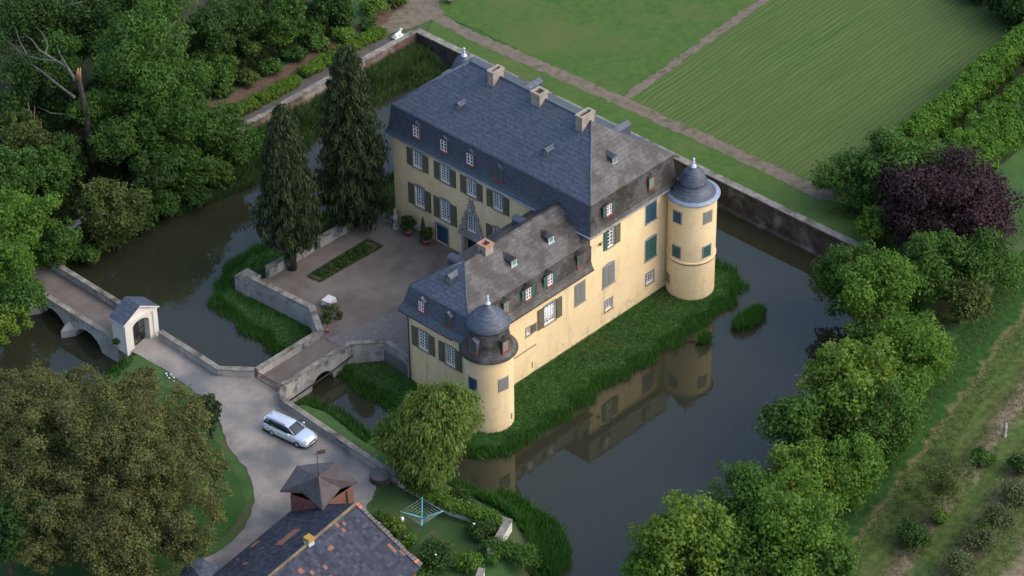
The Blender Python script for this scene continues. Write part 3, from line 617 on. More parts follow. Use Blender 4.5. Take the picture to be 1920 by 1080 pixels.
# slit backing
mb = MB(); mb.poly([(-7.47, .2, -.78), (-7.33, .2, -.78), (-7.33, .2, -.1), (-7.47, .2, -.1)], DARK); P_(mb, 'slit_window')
# stone band fragment on the wing wall, downpipe
mb = MB(); mb.box(-9.7, -6.9, -.05, -.003, 1.52, 1.63, mat('brown_band', (.30, .23, .13), (.20, .17, .12), 2)); P_(mb, 'band')
mb = MB(); mb.tube([(-WL - .62, WW + .1, 6.2), (-WL - .14, WW - .05, 5.6), (-WL - .12, WW - .07, -1.4)], .055, IRON); P_(mb, 'downpipe')
mb = MB(); mb.tube([(-15.5, 4.5, 6.9), (-18, 2.2, 1.0)], .014, IRON, 4); P_(mb, 'cable')
# antlers on the right facade
mb = MB()
for s in (-1, 1):
    mb.tube([(1.2, -.03, 7.9), (1.2 + s * .25, -.3, 8.15), (1.2 + s * .5, -.35, 8.5)], [.04, .03, .015], OLIVE, 5)
    mb.tube([(1.2 + s * .25, -.3, 8.15), (1.2 + s * .55, -.4, 8.15)], [.03, .012], OLIVE, 5)
mb.lathe([(.01, -.16), (.12, -.08), (.14, .05), (.01, .14)], (1.2, -.1, 7.9), OLIVE, 8)
P_(mb, 'antlers')

# ---- mansard roofs
def mansard(mb, rings, ridge, mats):
    """rings: rectangles (x0,x1,y0,y1,z) from eave to break; ridge ((x,y),(x,y),z). mats = (m -X, m -Y, m +X, m +Y)"""
    def c(r): x0, x1, y0, y1, z = r; return [(x0, y1, z), (x0, y0, z), (x1, y0, z), (x1, y1, z)]
    # side k runs corner k -> k+1 : 0 = -X, 1 = -Y, 2 = +X, 3 = +Y
    for r0, r1 in zip(rings[:-1], rings[1:]):
        A, B = c(r0), c(r1)
        for k in range(4):
            j = (k + 1) % 4; mb.poly([A[k], A[j], B[j], B[k]], mats[k])
    A = c(rings[-1]); (p, q, z) = ridge; p = (*p, z); q = (*q, z)
    return A, p, q
SM = (SLATE, MOSSY_WARM, SLATE, SLATE)
rg = [(-.5, MW + .5, -.5, ML + .5, HE), (-.33, MW + .33, -.33, ML + .33, HE + .33), (-.22, MW + .22, -.22, ML + .22, HE + .75), (-.13, MW + .13, -.13, ML + .13, HE + 1.4), (0, MW, 0, ML, HM - .06), (-.09, MW + .09, -.09, ML + .09, HM - .04), (0.0, MW, 0.0, ML, HM + .06)]
mb = MB(); A, p, q = mansard(mb, rg, ((MW / 2, 4.79), (MW / 2, 19.37), HR), SM)
mb.poly([A[0], A[1], p, q], SLATE); mb.poly([A[1], A[2], p], MOSSY_WARM); mb.poly([A[2], A[3], q, p], SLATE); mb.poly([A[3], A[0], q], SLATE)
mb.poly([(-.5, -.5, HE), (MW + .5, -.5, HE), (MW + .5, ML + .5, HE), (-.5, ML + .5, HE)], FRAME)
RF = P_(mb, 'roof')
mb = MB()
mb.tube([(MW / 2, 4.79, HR + .03), (MW / 2, 19.37, HR + .03)], .09, RIDGE); mb.tube([(MW / 2, 4.79, HR + .03), (0.02, .02, HM + .08)], .07, RIDGE); mb.tube([(MW / 2, 19.37, HR + .03), (0.02, ML, HM + .08)], .07, RIDGE)
P_(mb, 'ridge_flashing', RF)
mb = MB(); mb.tube([(-.56, ML + .5, HE - .05), (-.56, -.56, HE - .05), (MW - 1, -.56, HE - .05)], .06, LEAD); P_(mb, 'gutter', RF)

x1 = .35
mb = MB(); e = .7
wr = [(-WL - e, -.27, -e, WW + e, 6.33), (-WL - e * .72, -.27, -e * .72, WW + e * .72, 6.62), (-WL - e * .45, -.2, -e * .45, WW + e * .45, 7.0), (-WL - .17, -.1, -.17, WW + .17, 7.6), (-WL + .12, .3, .12, WW - .12, 8.72), (-WL + .04, .3, .04, WW - .04, 8.75), (-WL + .15, .3, .15, WW - .15, 8.85)]
def cc(r): a, b_, c_, d_, z = r; return [(b_, d_, z), (a, d_, z), (a, c_, z), (b_, c_, z)]
for r0, r1 in zip(wr[:-1], wr[1:]):
    a, b_ = cc(r0), cc(r1)
    for k, m_ in ((0, SLATE), (1, SLATE), (2, MOSSY_WARM)): mb.poly([a[k], a[k + 1], b_[k + 1], b_[k]], m_)
T = cc(wr[-1]); w0 = (-11.81, WW / 2, 11.2); w1 = (x1, WW / 2, 11.2)
mb.poly([T[0], T[1], w0, w1], MOSSY_WARM); mb.poly([T[1], T[2], w0], SLATE); mb.poly([T[2], T[3], w1, w0], MOSSY_WARM)
mb.poly([(-WL - e, -e, 6.33), (-.27, -e, 6.33), (-.27, WW + e, 6.33), (-WL - e, WW + e, 6.33)], FRAME)
mb.poly([cc(r)[3] for r in wr] + [(x1, WW / 2, 8.8), (-.27, WW / 2, 6.33)], MOSSY_WARM)
RW = P_(mb, 'roof')
mb = MB(); mb.tube([w0, w1], .08, MOSSY_WARM); mb.tube([w0, T[2]], .05, RIDGE); mb.tube([w0, T[1]], .05, RIDGE); P_(mb, 'ridge_flashing', RW)
mb = MB(); mb.tube([(-WL - .74, WW + .5, 6.29), (-WL - .74, 1.2, 6.29)], .055, IRON); mb.tube([(-12.1, -.74, 6.29), (-.3, -.74, 6.29)], .055, IRON); P_(mb, 'gutter', RW)

# ---- dormers
def dormer(par, org, ax, w_, h, kind, depth, rmat, body=RED, out=.12):
    """org: foot centre of the window on the roof; ax: outward unit vector (x,y)"""
    ax = np.array(ax, float); ax /= np.linalg.norm(ax); t = np.array([-ax[1], ax[0]]); O = np.array(org, float)
    fr = lambda a, b_, c: (O[0] + t[0] * a + ax[0] * c, O[1] + t[1] * a + ax[1] * c, O[2] + b_)
    mb = MB(); hw = w_ / 2; rise = w_ * .42
    # cheeks and gable roof running back into the slope
    mb.box(-hw, hw, 0, h, -depth, out, rmat, fr)
    o_ = .09
    Rg = lambda s: [fr(s * (hw + o_), h - .03, out + .1), fr(0, h + rise, out + .1), fr(0, h + rise, -depth - rise), fr(s * (hw + o_), h - .03, -depth)]
    for s in (-1, 1): mb.poly(Rg(s), rmat)
    mb.poly([fr(-hw - o_, h - .03, out + .098), fr(hw + o_, h - .03, out + .098), fr(0, h + rise, out + .098)], rmat)
    D = P_(mb, 'dormer', par)
    mb = MB(); f = .1 if w_ > .6 else .05; c0 = out + .004
    mb.box(-hw, -hw + f, 0, h, c0, c0 + .06, body, fr); mb.box(hw - f, hw, 0, h, c0, c0 + .06, body, fr); mb.box(-hw + f, hw - f, h - f, h, c0, c0 + .06, body, fr); mb.box(-hw - .05, hw + .05, -.1, f * .6, c0, c0 + .12, body, fr)
    P_(mb, 'frame', D)
    i0, i1, j0, j1 = -hw + f, hw - f, f * .6, h - f
    mb = MB()
    if kind in ('white', 'openwhite'):
        grid(mb, fr, i0, i1, j0, j1, 2, 3, c0 - .02, WHITE, .055); P_(mb, 'casement', D)
        mb = MB(); mb.poly([fr(i0, j0, c0 + .002), fr(i1, j0, c0 + .002), fr(i1, j1, c0 + .002), fr(i0, j1, c0 + .002)], GLASS); P_(mb, 'pane', D)
    else:
        m_ = {'green': GREEN, 'light': LGREEN, 'grey': GREYSH}[kind]
        for q in ((i0, -.008), (.008, i1)): mb.box(q[0], q[1], j0, j1, c0 - .02, c0 + .035, m_, fr)
        P_(mb, 'shutter', D)
    if kind == 'openwhite':
        for s in (-1, 1):
            mb = MB(); a, b_ = sorted((s * hw, s * (hw + .38))); mb.box(a, b_, 0, h - .05, c0 + .0, c0 + .05, GREEN, fr); P_(mb, 'shutter', D)
    return D
for y, k in ((20.75, 'white'), (17.3, 'white'), (14.05, 'white'), (10.65, 'green')): dormer(RF, (-.12, y, 10.5), (-1, 0), .98, 1.3, k, .6, SLATE)
for x, k in ((2.1, 'openwhite'), (7.68, 'light')): dormer(RF, (x, -.12, 10.6), (0, -1), .8, 1.2, k, .6, MOSSY_WARM)
for x, k in ((-10.75, 'light'), (-8.1, 'openwhite'), (-5.4, 'openwhite'), (-1.55, 'green')): dormer(RW, (x, -.13, 7.12), (0, -1), .82, 1.25, k, .6, MOSSY_WARM)
for y, k in ((5.2, 'white'), (2.1, 'green')): dormer(RW, (-WL - .13, y, 7.05), (-1, 0), .82, 1.2, k, .6, SLATE)
for x, y, z in ((1.95, 17.5, 13.75), (1.8, 6.8, 13.7)): dormer(RF, (x, y, z), (-1, 0), .55, .62, 'light', 1.3, SLATE, body=OLIVE)
dormer(RF, (4.9, 1.75, 13.8), (0, -1), .6, .62, 'grey', 1.3, SLATE, body=ZINC)
for x in (-8.0, -3.4): dormer(RW, (x, 1.6, 9.75), (0, -1), .62, .62, 'light', 1.3, MOSSY_WARM, body=ZINC)
dormer(RW, (-13.5, 3.7, 9.85), (-1, 0), .62, .6, 'grey', 1.3, SLATE, body=OLIVE)
for x in (-3.3, -11.2): dormer(RW, (x, WW - 1.5, 9.8), (0, 1), .7, .6, 'grey', 1.2, SLATE, body=OLIVE)
for y in (14.6, 4.1): dormer(RF, (MW - 1.6, y, 13.8), (1, 0), .7, .9, 'grey', 2.2, SLATE, body=OLIVE)

# ---- chimneys
def chimney(par, x, y, z0, z1, lx, ly, m=CHIM, capm=CHIM):
    mb = MB(); a, b_, c_, d_ = x - lx / 2, x + lx / 2, y - ly / 2, y + ly / 2; t = .16
    mb.box(a, b_, c_, d_, z0, z1 - .25, m)
    # open top: four rims
    for q in ((a - .06, b_ + .06, c_ - .06, c_ + t), (a - .06, b_ + .06, d_ - t, d_ + .06), (a - .06, a + t, c_ + t, d_ - t), (b_ - t, b_ + .06, c_ + t, d_ - t)): mb.box(*q, z1 - .248, z1, capm)
    o = P_(mb, 'chimney', par)
    mb = MB(); mb.box(a + t, b_ - t, c_ + t, d_ - t, z1 - .246, z1 - .2, mat('dark_brick', (.06, .03, .025), (.10, .05, .04), 4)); P_(mb, 'flue', o)  # flue floor set below the rims in a dark brick colour
    mb = MB(); mb.prism([(a - .2, z0 + .75), (a - .06, z0 + .75), (a - .02, z0 + 1.3), (a - .2, z0 + .75)][:3], 0, 0.01, ZINC, lambda p, q, c: (p, y, q)); P_(mb, 'flashing', o)
    return o
chimney(RF, 5.15, 5.3, 14.2, 17.2, 1.6, .75)
chimney(RF, 5.15, 10.7, 14.2, 17.15, 1.05, 1.05)
chimney(RF, 5.15, 16.0, 14.2, 17.2, 1.35, .7)
chimney(RW, -9.3, 3.5, 9.6, 11.8, .95, .95, capm=mat('weathered_tile_cap', (.30, .15, .10), (.36, .22, .15), 4))

# ---- round towers
def shut_on_tower(par, cx, cy, r, deg, z0, z1, w_, m):
    t = R(deg); ax = np.array([math.cos(t), math.sin(t)]); tt = np.array([-ax[1], ax[0]]); O = np.array([cx, cy]) + ax * (r - w_ ** 2 / 8 / r)
    fr = lambda a, b_, c: (O[0] + tt[0] * a + ax[0] * c, O[1] + tt[1] * a + ax[1] * c, b_)
    mb = MB(); q = .1
    mb.box(-w_ / 2 - q, w_ / 2 + q, z0 - q, z1 + q, -.1, .045, FRAME, fr); o = P_(mb, 'window', par)
    mb = MB(); mb.box(-w_ / 2, -.008, z0, z1, .04, .075, m, fr); mb.box(.008, w_ / 2, z0, z1, .04, .075, m, fr)
    for k in range(1, 3): mb.box(-w_ / 2 + .05, w_ / 2 - .05, z0 + (z1 - z0) * k / 3 - .03, z0 + (z1 - z0) * k / 3 + .03, .076, .085, m, fr)
    P_(mb, 'shutter', o)
def finial(par, cx, cy, z, s=1.0):
    mb = MB(); mb.lathe([(.30 * s, 0), (.26 * s, .10 * s), (.13 * s, .26 * s), (.07 * s, .36 * s), (.15 * s, .46 * s), (.15 * s, .52 * s), (.06 * s, .62 * s), (.13 * s, .74 * s), (.14 * s, .82 * s), (.08 * s, .92 * s), (.01, .96 * s)], (cx, cy, z), ZINC, 16); P_(mb, 'finial', par)
def corner_tower(cx, cy, r=2.17, e=9.02):
    mb = MB(); mb.lathe([(r, -2.4), (r, 2.5), (r, 2.62)], (cx, cy, 0), YEL, 56); mb.lathe([(r - .01, 2.621), (r + .07, 2.68), (r + .07, 2.8), (r, 2.86)], (cx, cy, 0), YEL, 56, smooth=False); mb.lathe([(r - .002, 2.85), (r - .002, 2.95), (r - .002, e - .4), (r - .002, e - .3)], (cx, cy, 0), YEL, 56); mb.lathe([(r - .01, e - .31), (r + .08, e - .22), (r + .1, e - .05)], (cx, cy, 0), YEL, 56, smooth=False); wl = P_(mb, 'tower_wall'); mb = MB(); mb.lathe([(r + .003, 2.5), (r + .075, 2.63), (r + .075, 2.67)], (cx, cy, 0), mat('brown_band', (.30, .23, .13), (.20, .17, .12), 2), 56); P_(mb, 'band', wl)  # thin ring below the band lip in a darker brown than the plaster
    mb = MB(); mb.lathe([(r, e - .05), (r + .27, e - .05), (r + .28, e + .02), (r - .1, e + .16), (r - .45, e + .33), (1.36, e + .72), (1.22, e + 1.0), (1.16, e + 1.16)], (cx, cy, 0), SLATE, 48, mf=lambda q: LEAD if q < 3 else SLATE)
    mb.lathe([(1.16, e + 1.14), (1.27, e + 1.14), (1.27, e + 1.24), (1.17, e + 1.42), (1.08, e + 1.75), (.9, e + 2.1), (.62, e + 2.42), (.34, e + 2.58), (.34, e + 2.66), (.01, e + 2.7)], (cx, cy, 0), SLATE, 40)
    rf = P_(mb, 'tower_roof'); finial(rf, cx, cy, e + 2.66, .95); return wl, rf
T2 = (11.48, -1.77); wl, rf = corner_tower(*T2)
wl['label'] = 'round yellow tower beside the broad water'
for dg, z, m_ in ((183, 7.45, BLUE), (-100, 7.5, GREYSH), (183, 3.75, GREEN), (-100, 3.85, GREEN)): shut_on_tower(wl, *T2, 2.17, dg, z - .55, z + .55, .78, m_)
shut_on_tower(wl, *T2, 2.17, 153, -.15, .7, .6, GREYSH)
T3 = (11.3, 26.0); wl, rf = corner_tower(*T3)
T1 = (-14.42, -1.66); r = 2.06
mb = MB(); mb.lathe([(r, -2.4), (r, 5.8), (r, 5.95)], (*T1, 0), YEL, 56); mb.lathe([(r - .01, 5.951), (r + .06, 6.0), (r + .08, 6.2)], (*T1, 0), YEL, 56, smooth=False); wl = P_(mb, 'tower_wall')
for dg, z, m_ in ((182, 3.6, BLUE), (-100, 3.65, GREYSH)): shut_on_tower(wl, *T1, r, dg, z - .58, z + .58, .82, m_)
t = R(-74); mb = MB(); ax = np.array([math.cos(t), math.sin(t)]); tt = np.array([-ax[1], ax[0]]); O = np.array(T1) + ax * r
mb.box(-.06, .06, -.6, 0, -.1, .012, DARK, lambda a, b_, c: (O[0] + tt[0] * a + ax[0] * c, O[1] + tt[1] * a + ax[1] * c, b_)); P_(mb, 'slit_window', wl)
mb = MB()
mb.lathe([(r, 6.15), (r + .42, 6.27), (r + .44, 6.33), (2.2, 6.62), (1.98, 6.95), (1.82, 7.5), (1.72, 8.3), (1.68, 8.8)], (*T1, 0), MOSSY_WARM, 56)
mb.lathe([(1.66, 8.78), (1.84, 8.80), (1.86, 8.9), (1.76, 9.12), (1.58, 9.42), (1.3, 9.74), (.95, 10.02), (.6, 10.28), (.34, 10.5), (.16, 10.72), (.1, 10.9)], (*T1, 0), SLATE, 48)
RT1 = P_(mb, 'tower_roof'); finial(RT1, *T1, 10.8, .85)
for dg, k in ((186, 'green'), (-92, 'grey')):
    t = R(dg); dormer(RT1, (T1[0] + 1.98 * math.cos(t), T1[1] + 1.98 * math.sin(t), 6.95), (math.cos(t), math.sin(t)), .8, 1.15, k, .5, SLATE if dg > 0 else MOSSY_WARM, out=.05)
#@@OBJECTS

# ------------------------------------------------------------ things in the courtyard
def pot(par, r, h, m=TERRA, z=0, name='pot'):
    mb = MB(); mb.lathe([(.01, z), (r * .68, z), (r * .92, z + h * .82), (r * 1.08, z + h * .82), (r * 1.08, z + h), (r * .9, z + h), (r * .85, z + h * .86), (.01, z + h * .86)], (0, 0, 0), m, 20)
    return mb.build(name, par)
def leafcloud(n, cs, rs, size, seed, shell=.72, up=.25, squash=None):
    """rhombic leaves on the skins of many small clumps. cs (k,3) centres, rs (k,) radii"""
    g = np.random.default_rng(seed); cs = np.asarray(cs, float); rs = np.asarray(rs, float); p = rs ** 2; k = g.choice(len(cs), n, p=p / p.sum())
    d = g.normal(size=(n, 3)); d[:, 2] += up; d /= np.linalg.norm(d, axis=1)[:, None]
    rad = rs[k] * (shell + (1 - shell) * g.random(n) ** .6) * (1 + .22 * g.normal(size=n)); P = cs[k] + d * rad[:, None] * (np.array([1, 1, .85]) if squash is None else squash)
    nn = d + g.normal(size=(n, 3)) * .55; nn[:, 2] += .3; nn /= np.linalg.norm(nn, axis=1)[:, None]
    a = np.cross(nn, g.normal(size=(n, 3))); a /= np.linalg.norm(a, axis=1)[:, None] + 1e-9; b_ = np.cross(nn, a)
    s = size * (.6 + .8 * g.random(n)); a *= (s * .62)[:, None]; b_ *= (s * .42)[:, None]
    V = np.stack([P - a, P + b_, P + a, P - b_], 1).reshape(-1, 3); Fc = np.arange(4 * n).reshape(n, 4)
    ct = g.random(len(cs)); tint = np.clip(.28 + .5 * (ct[k] - .5) + .42 * g.random(n), 0, 1)
    return V, Fc, tint
LM = {
 'mid': leafmat('leaf_mid_green', (.040, .096, .015), (.100, .195, .034)),
 'bright': leafmat('leaf_bright_green', (.066, .145, .014), (.140, .250, .036)),
 'yellow': leafmat('leaf_yellow_green', (.092, .165, .016), (.178, .275, .042)),
 'dark': leafmat('leaf_dark_green', (.028, .066, .014), (.070, .136, .028)),
 'olive': leafmat('leaf_olive', (.060, .092, .020), (.128, .170, .044)),
 'brown': leafmat('leaf_bronze_green', (.080, .088, .030), (.172, .186, .056)),
 'copper': leafmat('leaf_copper', (.018, .009, .013), (.048, .021, .025), .15),
 'willow': leafmat('leaf_willow', (.100, .160, .026), (.200, .275, .062)),
 'conifer': leafmat('needle_dark', (.018, .034, .015), (.062, .084, .032), .25),
 'grey': leafmat('leaf_grey_green', (.070, .095, .036), (.150, .180, .072)),
 'hedge': leafmat('leaf_clipped_box', (.080, .165, .014), (.150, .250, .030)),
 'beech': leafmat('leaf_beech_hedge', (.062, .160, .014), (.130, .260, .030)),
}
BARK = mat('bark', (.040, .034, .028), (.075, .064, .052), 2, .95, .6, 8)
DEADW = mat('dead_grey_wood', (.085, .078, .07), (.15, .135, .12), 2, .9)
SPLIT = mat('split_orange_wood', (.26, .13, .07), (.34, .19, .11), 3, .9)
def bush(name, label, cat, x, y, z, r, h, kind='mid', n=1500, size=.22, group=None, seed=0, clumps=26, flowers=0, par=None, stems=True):
    t = par or thing(name, label, cat, (x, y, z), group)
    g = np.random.default_rng(seed + 101); d = g.normal(size=(clumps, 3)); d[:, 2] = np.abs(d[:, 2]) ; d /= np.linalg.norm(d, axis=1)[:, None]
    rad = .72 * g.random(clumps) ** .4; C = d * np.array([r, r, h * .55]) * rad[:, None] + np.array([0, 0, h * .38]); Rr = r * (.26 + .16 * g.random(clumps))
    V, Fc, ti = leafcloud(n, C, Rr, size, seed, shell=.6); V[:, 2] = np.maximum(V[:, 2], .02)
    rawmesh('foliage', V, Fc, LM[kind], ti, t)
    if stems:
        mb = MB()
        for k in range(5): a = k * 1.26 + seed; mb.tube([(0, 0, -.1), (.25 * r * math.cos(a), .25 * r * math.sin(a), h * .35), (.5 * r * math.cos(a), .5 * r * math.sin(a), h * .6)], [.05, .04, .015], BARK, 5)
        mb.build('stem', t)
    if flowers:
        V, Fc, ti = leafcloud(flowers, C, Rr, .16, seed + 5, shell=.97); rawmesh('blossom', V, Fc, WHITE, ti, t)
    return t

# potted trees by the house front
for (u, v, r, h, lab, kd) in ((766, 441, .85, 2.1, 'round clipped dark shrub in a terracotta pot by the house wall', 'dark'), (800, 458, .72, 2.0, 'dark bushy plant in a terracotta pot beside the blue door', 'dark')):
    x, y, _ = at(u, v); t = thing('potted_shrub', lab, 'potted plant', (x, y, 0)); pot(t, .36, .55)
    g = np.random.default_rng(int(u)); d = g.normal(size=(22, 3)); d /= np.linalg.norm(d, axis=1)[:, None]
    V, Fc, ti = leafcloud(1500, d * np.array([.55, .55, .6]) * r + [0, 0, .5 + r], np.full(22, r * .4), .13, int(u)); rawmesh('foliage', V, Fc, LM[kd], ti, t)
x, y, _ = at(794, 452)
t = thing('closed_parasol', 'closed dark garden parasol standing by the yellow wall', 'parasol', (x, y, 0))
mb = MB(); mb.lathe([(.28, 0), (.28, .08), (.03, .1), (.03, .6)], (0, 0, 0), IRON, 14); mb.build('base', t)
mb = MB(); mb.lathe([(.16, .55), (.24, .9), (.22, 1.6), (.12, 2.3), (.03, 2.75), (.01, 2.8)], (0, 0, 0), mat('dark_canvas', (.02, .032, .035), (.03, .045, .048), 4), 12); mb.build('canopy', t)
x, y, _ = at(784, 431)
t = thing('garden_table', 'small pale grey garden table between the potted shrub and the parasol', 'table', (x - .2, y, 0))
mb = MB(); mb.lathe([(.01, .68), (.42, .68), (.42, .73), (.01, .73)], (0, 0, 0), LEAD, 18); mb.build('table_top', t)
for k in range(3): mb = MB(); a = k * 2.1; mb.tube([(.32 * math.cos(a), .32 * math.sin(a), 0), (.12 * math.cos(a), .12 * math.sin(a), .67)], .025, LEAD, 5); mb.build('leg', t)
# rambling shrub with grey sculpture near the house corner
x, y, _ = at(742, 428)
t = thing('sculpture', 'pale grey pointed stone sculpture in front of the house corner', 'sculpture', (x, y, 0))
mb = MB(); mb.lathe([(.35, 0), (.35, .25), (.25, .3), (.2, .9), (.32, 1.15), (.22, 1.5), (.12, 1.75), (.16, 1.95), (.1, 2.1), (.01, 2.3)], (0, 0, 0), STONE, 12); mb.build('figure', t)
for s in (-1, 1): mb = MB(); mb.tube([(0, s * .2, .2), (-.25, s * .45, .75), (-.2, s * .3, 1.3)], [.05, .07, .03], LEAD, 6); mb.build('scroll', t)
x, y, _ = at(728, 425); bush('rose_bush', 'dull pinkish shrub between the tall conifer and the house corner', 'bush', x + .6, y, 0, .8, 1.8, 'brown', 500, .14, seed=31)

# flower bed
bx = [xy(578, 519), xy(600, 529), xy(716, 463), xy(690, 451)]
fb = thing('flower_bed', 'long rectangular courtyard flower bed edged with low clipped box', 'flower bed', (sum(q[0] for q in bx) / 4, sum(q[1] for q in bx) / 4, 0))
mb = MB(); mb.poly([(*q, .03) for q in bx], SOIL); W(mb, 'soil', fb)
P4 = np.array([[*q, 0] for q in bx]); cs = []
for i in range(4):
    a, b_ = P4[i], P4[(i + 1) % 4]
    for k in range(int(np.linalg.norm(b_ - a) / .16)): cs.append(a + (b_ - a) * k * .16 / np.linalg.norm(b_ - a) + [0, 0, .13])
V, Fc, ti = leafcloud(3600, cs, np.full(len(cs), .15), .07, 41); rawmesh('box_edging', V, Fc, LM['dark'], ti, fb).matrix_parent_inverse = Matrix.Translation(fb.location).inverted()
g = np.random.default_rng(5); cs = []
for k in range(70): s, q = g.random(2); s = .1 + .8 * s; q = .2 + .6 * q; cs.append((P4[0] * (1 - s) + P4[3] * s) * (1 - q) + (P4[1] * (1 - s) + P4[2] * s) * q + [0, 0, .18])
V, Fc, ti = leafcloud(3800, cs, np.full(len(cs), .27), .12, 42); rawmesh('planting', V, Fc, LM['dark'], ti, fb).matrix_parent_inverse = Matrix.Translation(fb.location).inverted()

# table with white cloth, tubs and figures at the courtyard corner
x, y, _ = at(617, 573)
t = thing('garden_table', 'square garden table under a white cloth in the courtyard', 'table', (x, y, 0), rz=R(8))
mb = MB(); g = np.random.default_rng(3)
ring = [(a, b_) for a, b_ in [(-.5, -.42), (-.17, -.42), (.17, -.42), (.5, -.42), (.5, -.14), (.5, .14), (.5, .42), (.17, .42), (-.17, .42), (-.5, .42), (-.5, .14), (-.5, -.14)]]
CL = mat('linen_cloth', (.50, .50, .52), (.58, .58, .60), 3, .9); mb.poly([(a, b_, .76) for a, b_ in ring], CL); low = [(a * (1.06 + .06 * (i % 2)), b_ * (1.06 + .06 * (i % 2)), .22 + .06 * (i % 3)) for i, (a, b_) in enumerate(ring)]
mb.quads([(a, b_, .76) for a, b_ in ring], low, CL, close=True); mb.build('tablecloth', t)
for a in (-.42, .42):
    for b_ in (-.35, .35): mb = MB(); mb.tube([(a, b_, 0), (a, b_, .74)], .03, IRON, 5); mb.build('leg', t)
def tub(u, v, lab, r, h, kd, fr_, fh, m=TERRA, n=500, sd=1, fl=None):
    x, y, _ = at(u, v); t = thing('potted_plant', lab, 'potted plant', (x, y, 0), 'pots of plants at the courtyard corner'); pot(t, r, h, m)
    g = np.random.default_rng(sd); d = g.normal(size=(10, 3)); d[:, 2] = abs(d[:, 2]); d /= np.linalg.norm(d, axis=1)[:, None]
    V, Fc, ti = leafcloud(n, d * np.array([.5, .5, .5]) * fr_ + [0, 0, h + fh * .3], np.full(10, fr_ * .45), .11, sd); rawmesh('foliage', V, Fc, LM[kd], ti, t)
tub(622, 598, 'big grey tub with a spreading grey green shrub behind the small pots', .4, .6, 'grey', .95, .9, LEAD, 1300, 51)
tub(613, 600, 'red flowering plant in a terracotta pot left of the grey tub', .2, .3, 'copper', .35, .4, TERRA, 300, 52)
tub(618, 604, 'shallow terracotta bowl with sparse leaves in front of the grey tub', .3, .28, 'olive', .3, .3, TERRA, 120, 53)
tub(638, 598, 'orange flowering plant in a small pot right of the grey tub', .2, .3, 'brown', .4, .4, TERRA, 300, 54)
tub(600, 611, 'small dark leafy pot plant against the courtyard wall', .18, .28, 'dark', .35, .4, TERRA, 260, 55)
x, y, _ = at(615, 622)
t = thing('standard_plant', 'little standard tree with a bare stem in a pink pot', 'potted plant', (x, y, 0)); pot(t, .16, .24)
mb = MB(); mb.tube([(0, 0, .2), (0, 0, 1.0)], .025, BARK, 5); mb.build('stem', t)
V, Fc, ti = leafcloud(300, [[0, 0, 1.2]], [.28], .1, 56); rawmesh('foliage', V, Fc, LM['dark'], ti, t)

# white stone lions / urns on the garden side
x, y, _ = at(746, 70, 1.1)
t = thing('white_statue', 'white stone lion lying on the corner of the garden wall', 'statue', (x, y, 1.14)); t.scale = (.75, .75, .75)
mb = MB(); mb.box(-.75, .75, -.3, .3, 0, .14, WHITE); mb.build('plinth', t)
mb = MB(); mb.tube([(-.65, 0, .35), (-.3, 0, .42), (.15, 0, .5), (.4, 0, .7), (.55, 0, .85)], [.2, .26, .24, .2, .12], WHITE, 10); mb.tube([(.5, 0, .85), (.62, 0, .92), (.78, 0, .86)], [.2, .24, .1], WHITE, 10)
for s in (-.2, .2): mb.tube([(.2, s, .35), (.45, s, .2), (.8, s, .2)], [.12, .09, .08], WHITE, 6); mb.tube([(-.6, s, .35), (-.35, s * 1.3, .22), (-.15, s * 1.3, .2)], [.15, .1, .07], WHITE, 6)
mb.tube([(-.7, 0, .35), (-.95, .15, .22), (-.8, .35, .2)], [.06, .05, .07], WHITE, 6); mb.build('lion_figure', t)
x, y, _ = at(843, 5, 1.0)
t = thing('flower_urn', 'white flowering plant in a stone urn at the edge of the upper lawn', 'urn', (x, y, 1.0)); pot(t, .45, .6, STONE)
V, Fc, ti = leafcloud(260, [[0, 0, .8], [.3, 0, .75], [-.3, .1, .75]], [.4, .3, .3], .2, 57); rawmesh('blossom', V, Fc, WHITE, ti, t)

# garden beside the brick turret
x, y, _ = at(792, 990)
t = thing('clothes_dryer', 'turquoise rotary clothes dryer standing open on the garden lawn', 'clothes dryer', (x, y, 0))
TQ = mat('turquoise_paint', (.10, .42, .50), (.14, .48, .56), 4, .4)
mb = MB(); mb.tube([(0, 0, 0), (0, 0, 1.15)], .05, TQ, 8); mb.build('pole', t)
tips = []
for k in range(4):
    dx, dy = (RT[0], RT[1]) if k % 2 == 0 else (FW[0], FW[1]); s = 1 if k < 2 else -1; ln = math.hypot(dx, dy); dx, dy = dx / ln * s, dy / ln * s
    rr = 1.75; tip = (dx * rr, dy * rr, 1.75); tips.append(tip); mb = MB(); mb.tube([(dx * .03, dy * .03, 1.1), tip], .045, TQ, 6); mb.build('arm', t)
mb = MB()
for f_ in (.35, .5, .65, .8, .95):
    q = [(a * f_, b_ * f_, 1.12 + .63 * f_) for a, b_, c_ in tips]
    for i in range(4): mb.tube([q[i], q[(i + 1) % 4]], .009, ZINC, 3)
mb.build('line', t)
x, y, _ = at(757, 1032)
t = thing('garden_lamp', 'slim dark garden lamp post with a white head near the tiled roof', 'lamp', (x, y, 0))
mb = MB(); mb.tube([(0, 0, 0), (0, 0, 3.1)], .045, IRON, 6); mb.build('post', t)
mb = MB(); mb.lathe([(.01, 3.08), (.1, 3.1), (.14, 3.3), (.1, 3.42), (.01, 3.45)], (0, 0, 0), WHITE, 12); mb.build('lamp_head', t)
x, y, _ = at(713, 900)
t = thing('covered_well', 'round grey covered well on the worn grass by the parapet', 'well', (x, y, 0))
mb = MB(); mb.lathe([(.85, 0), (.85, .5), (.78, .6)], (0, 0, 0), OLDST, 24); mb.build('well_ring', t)
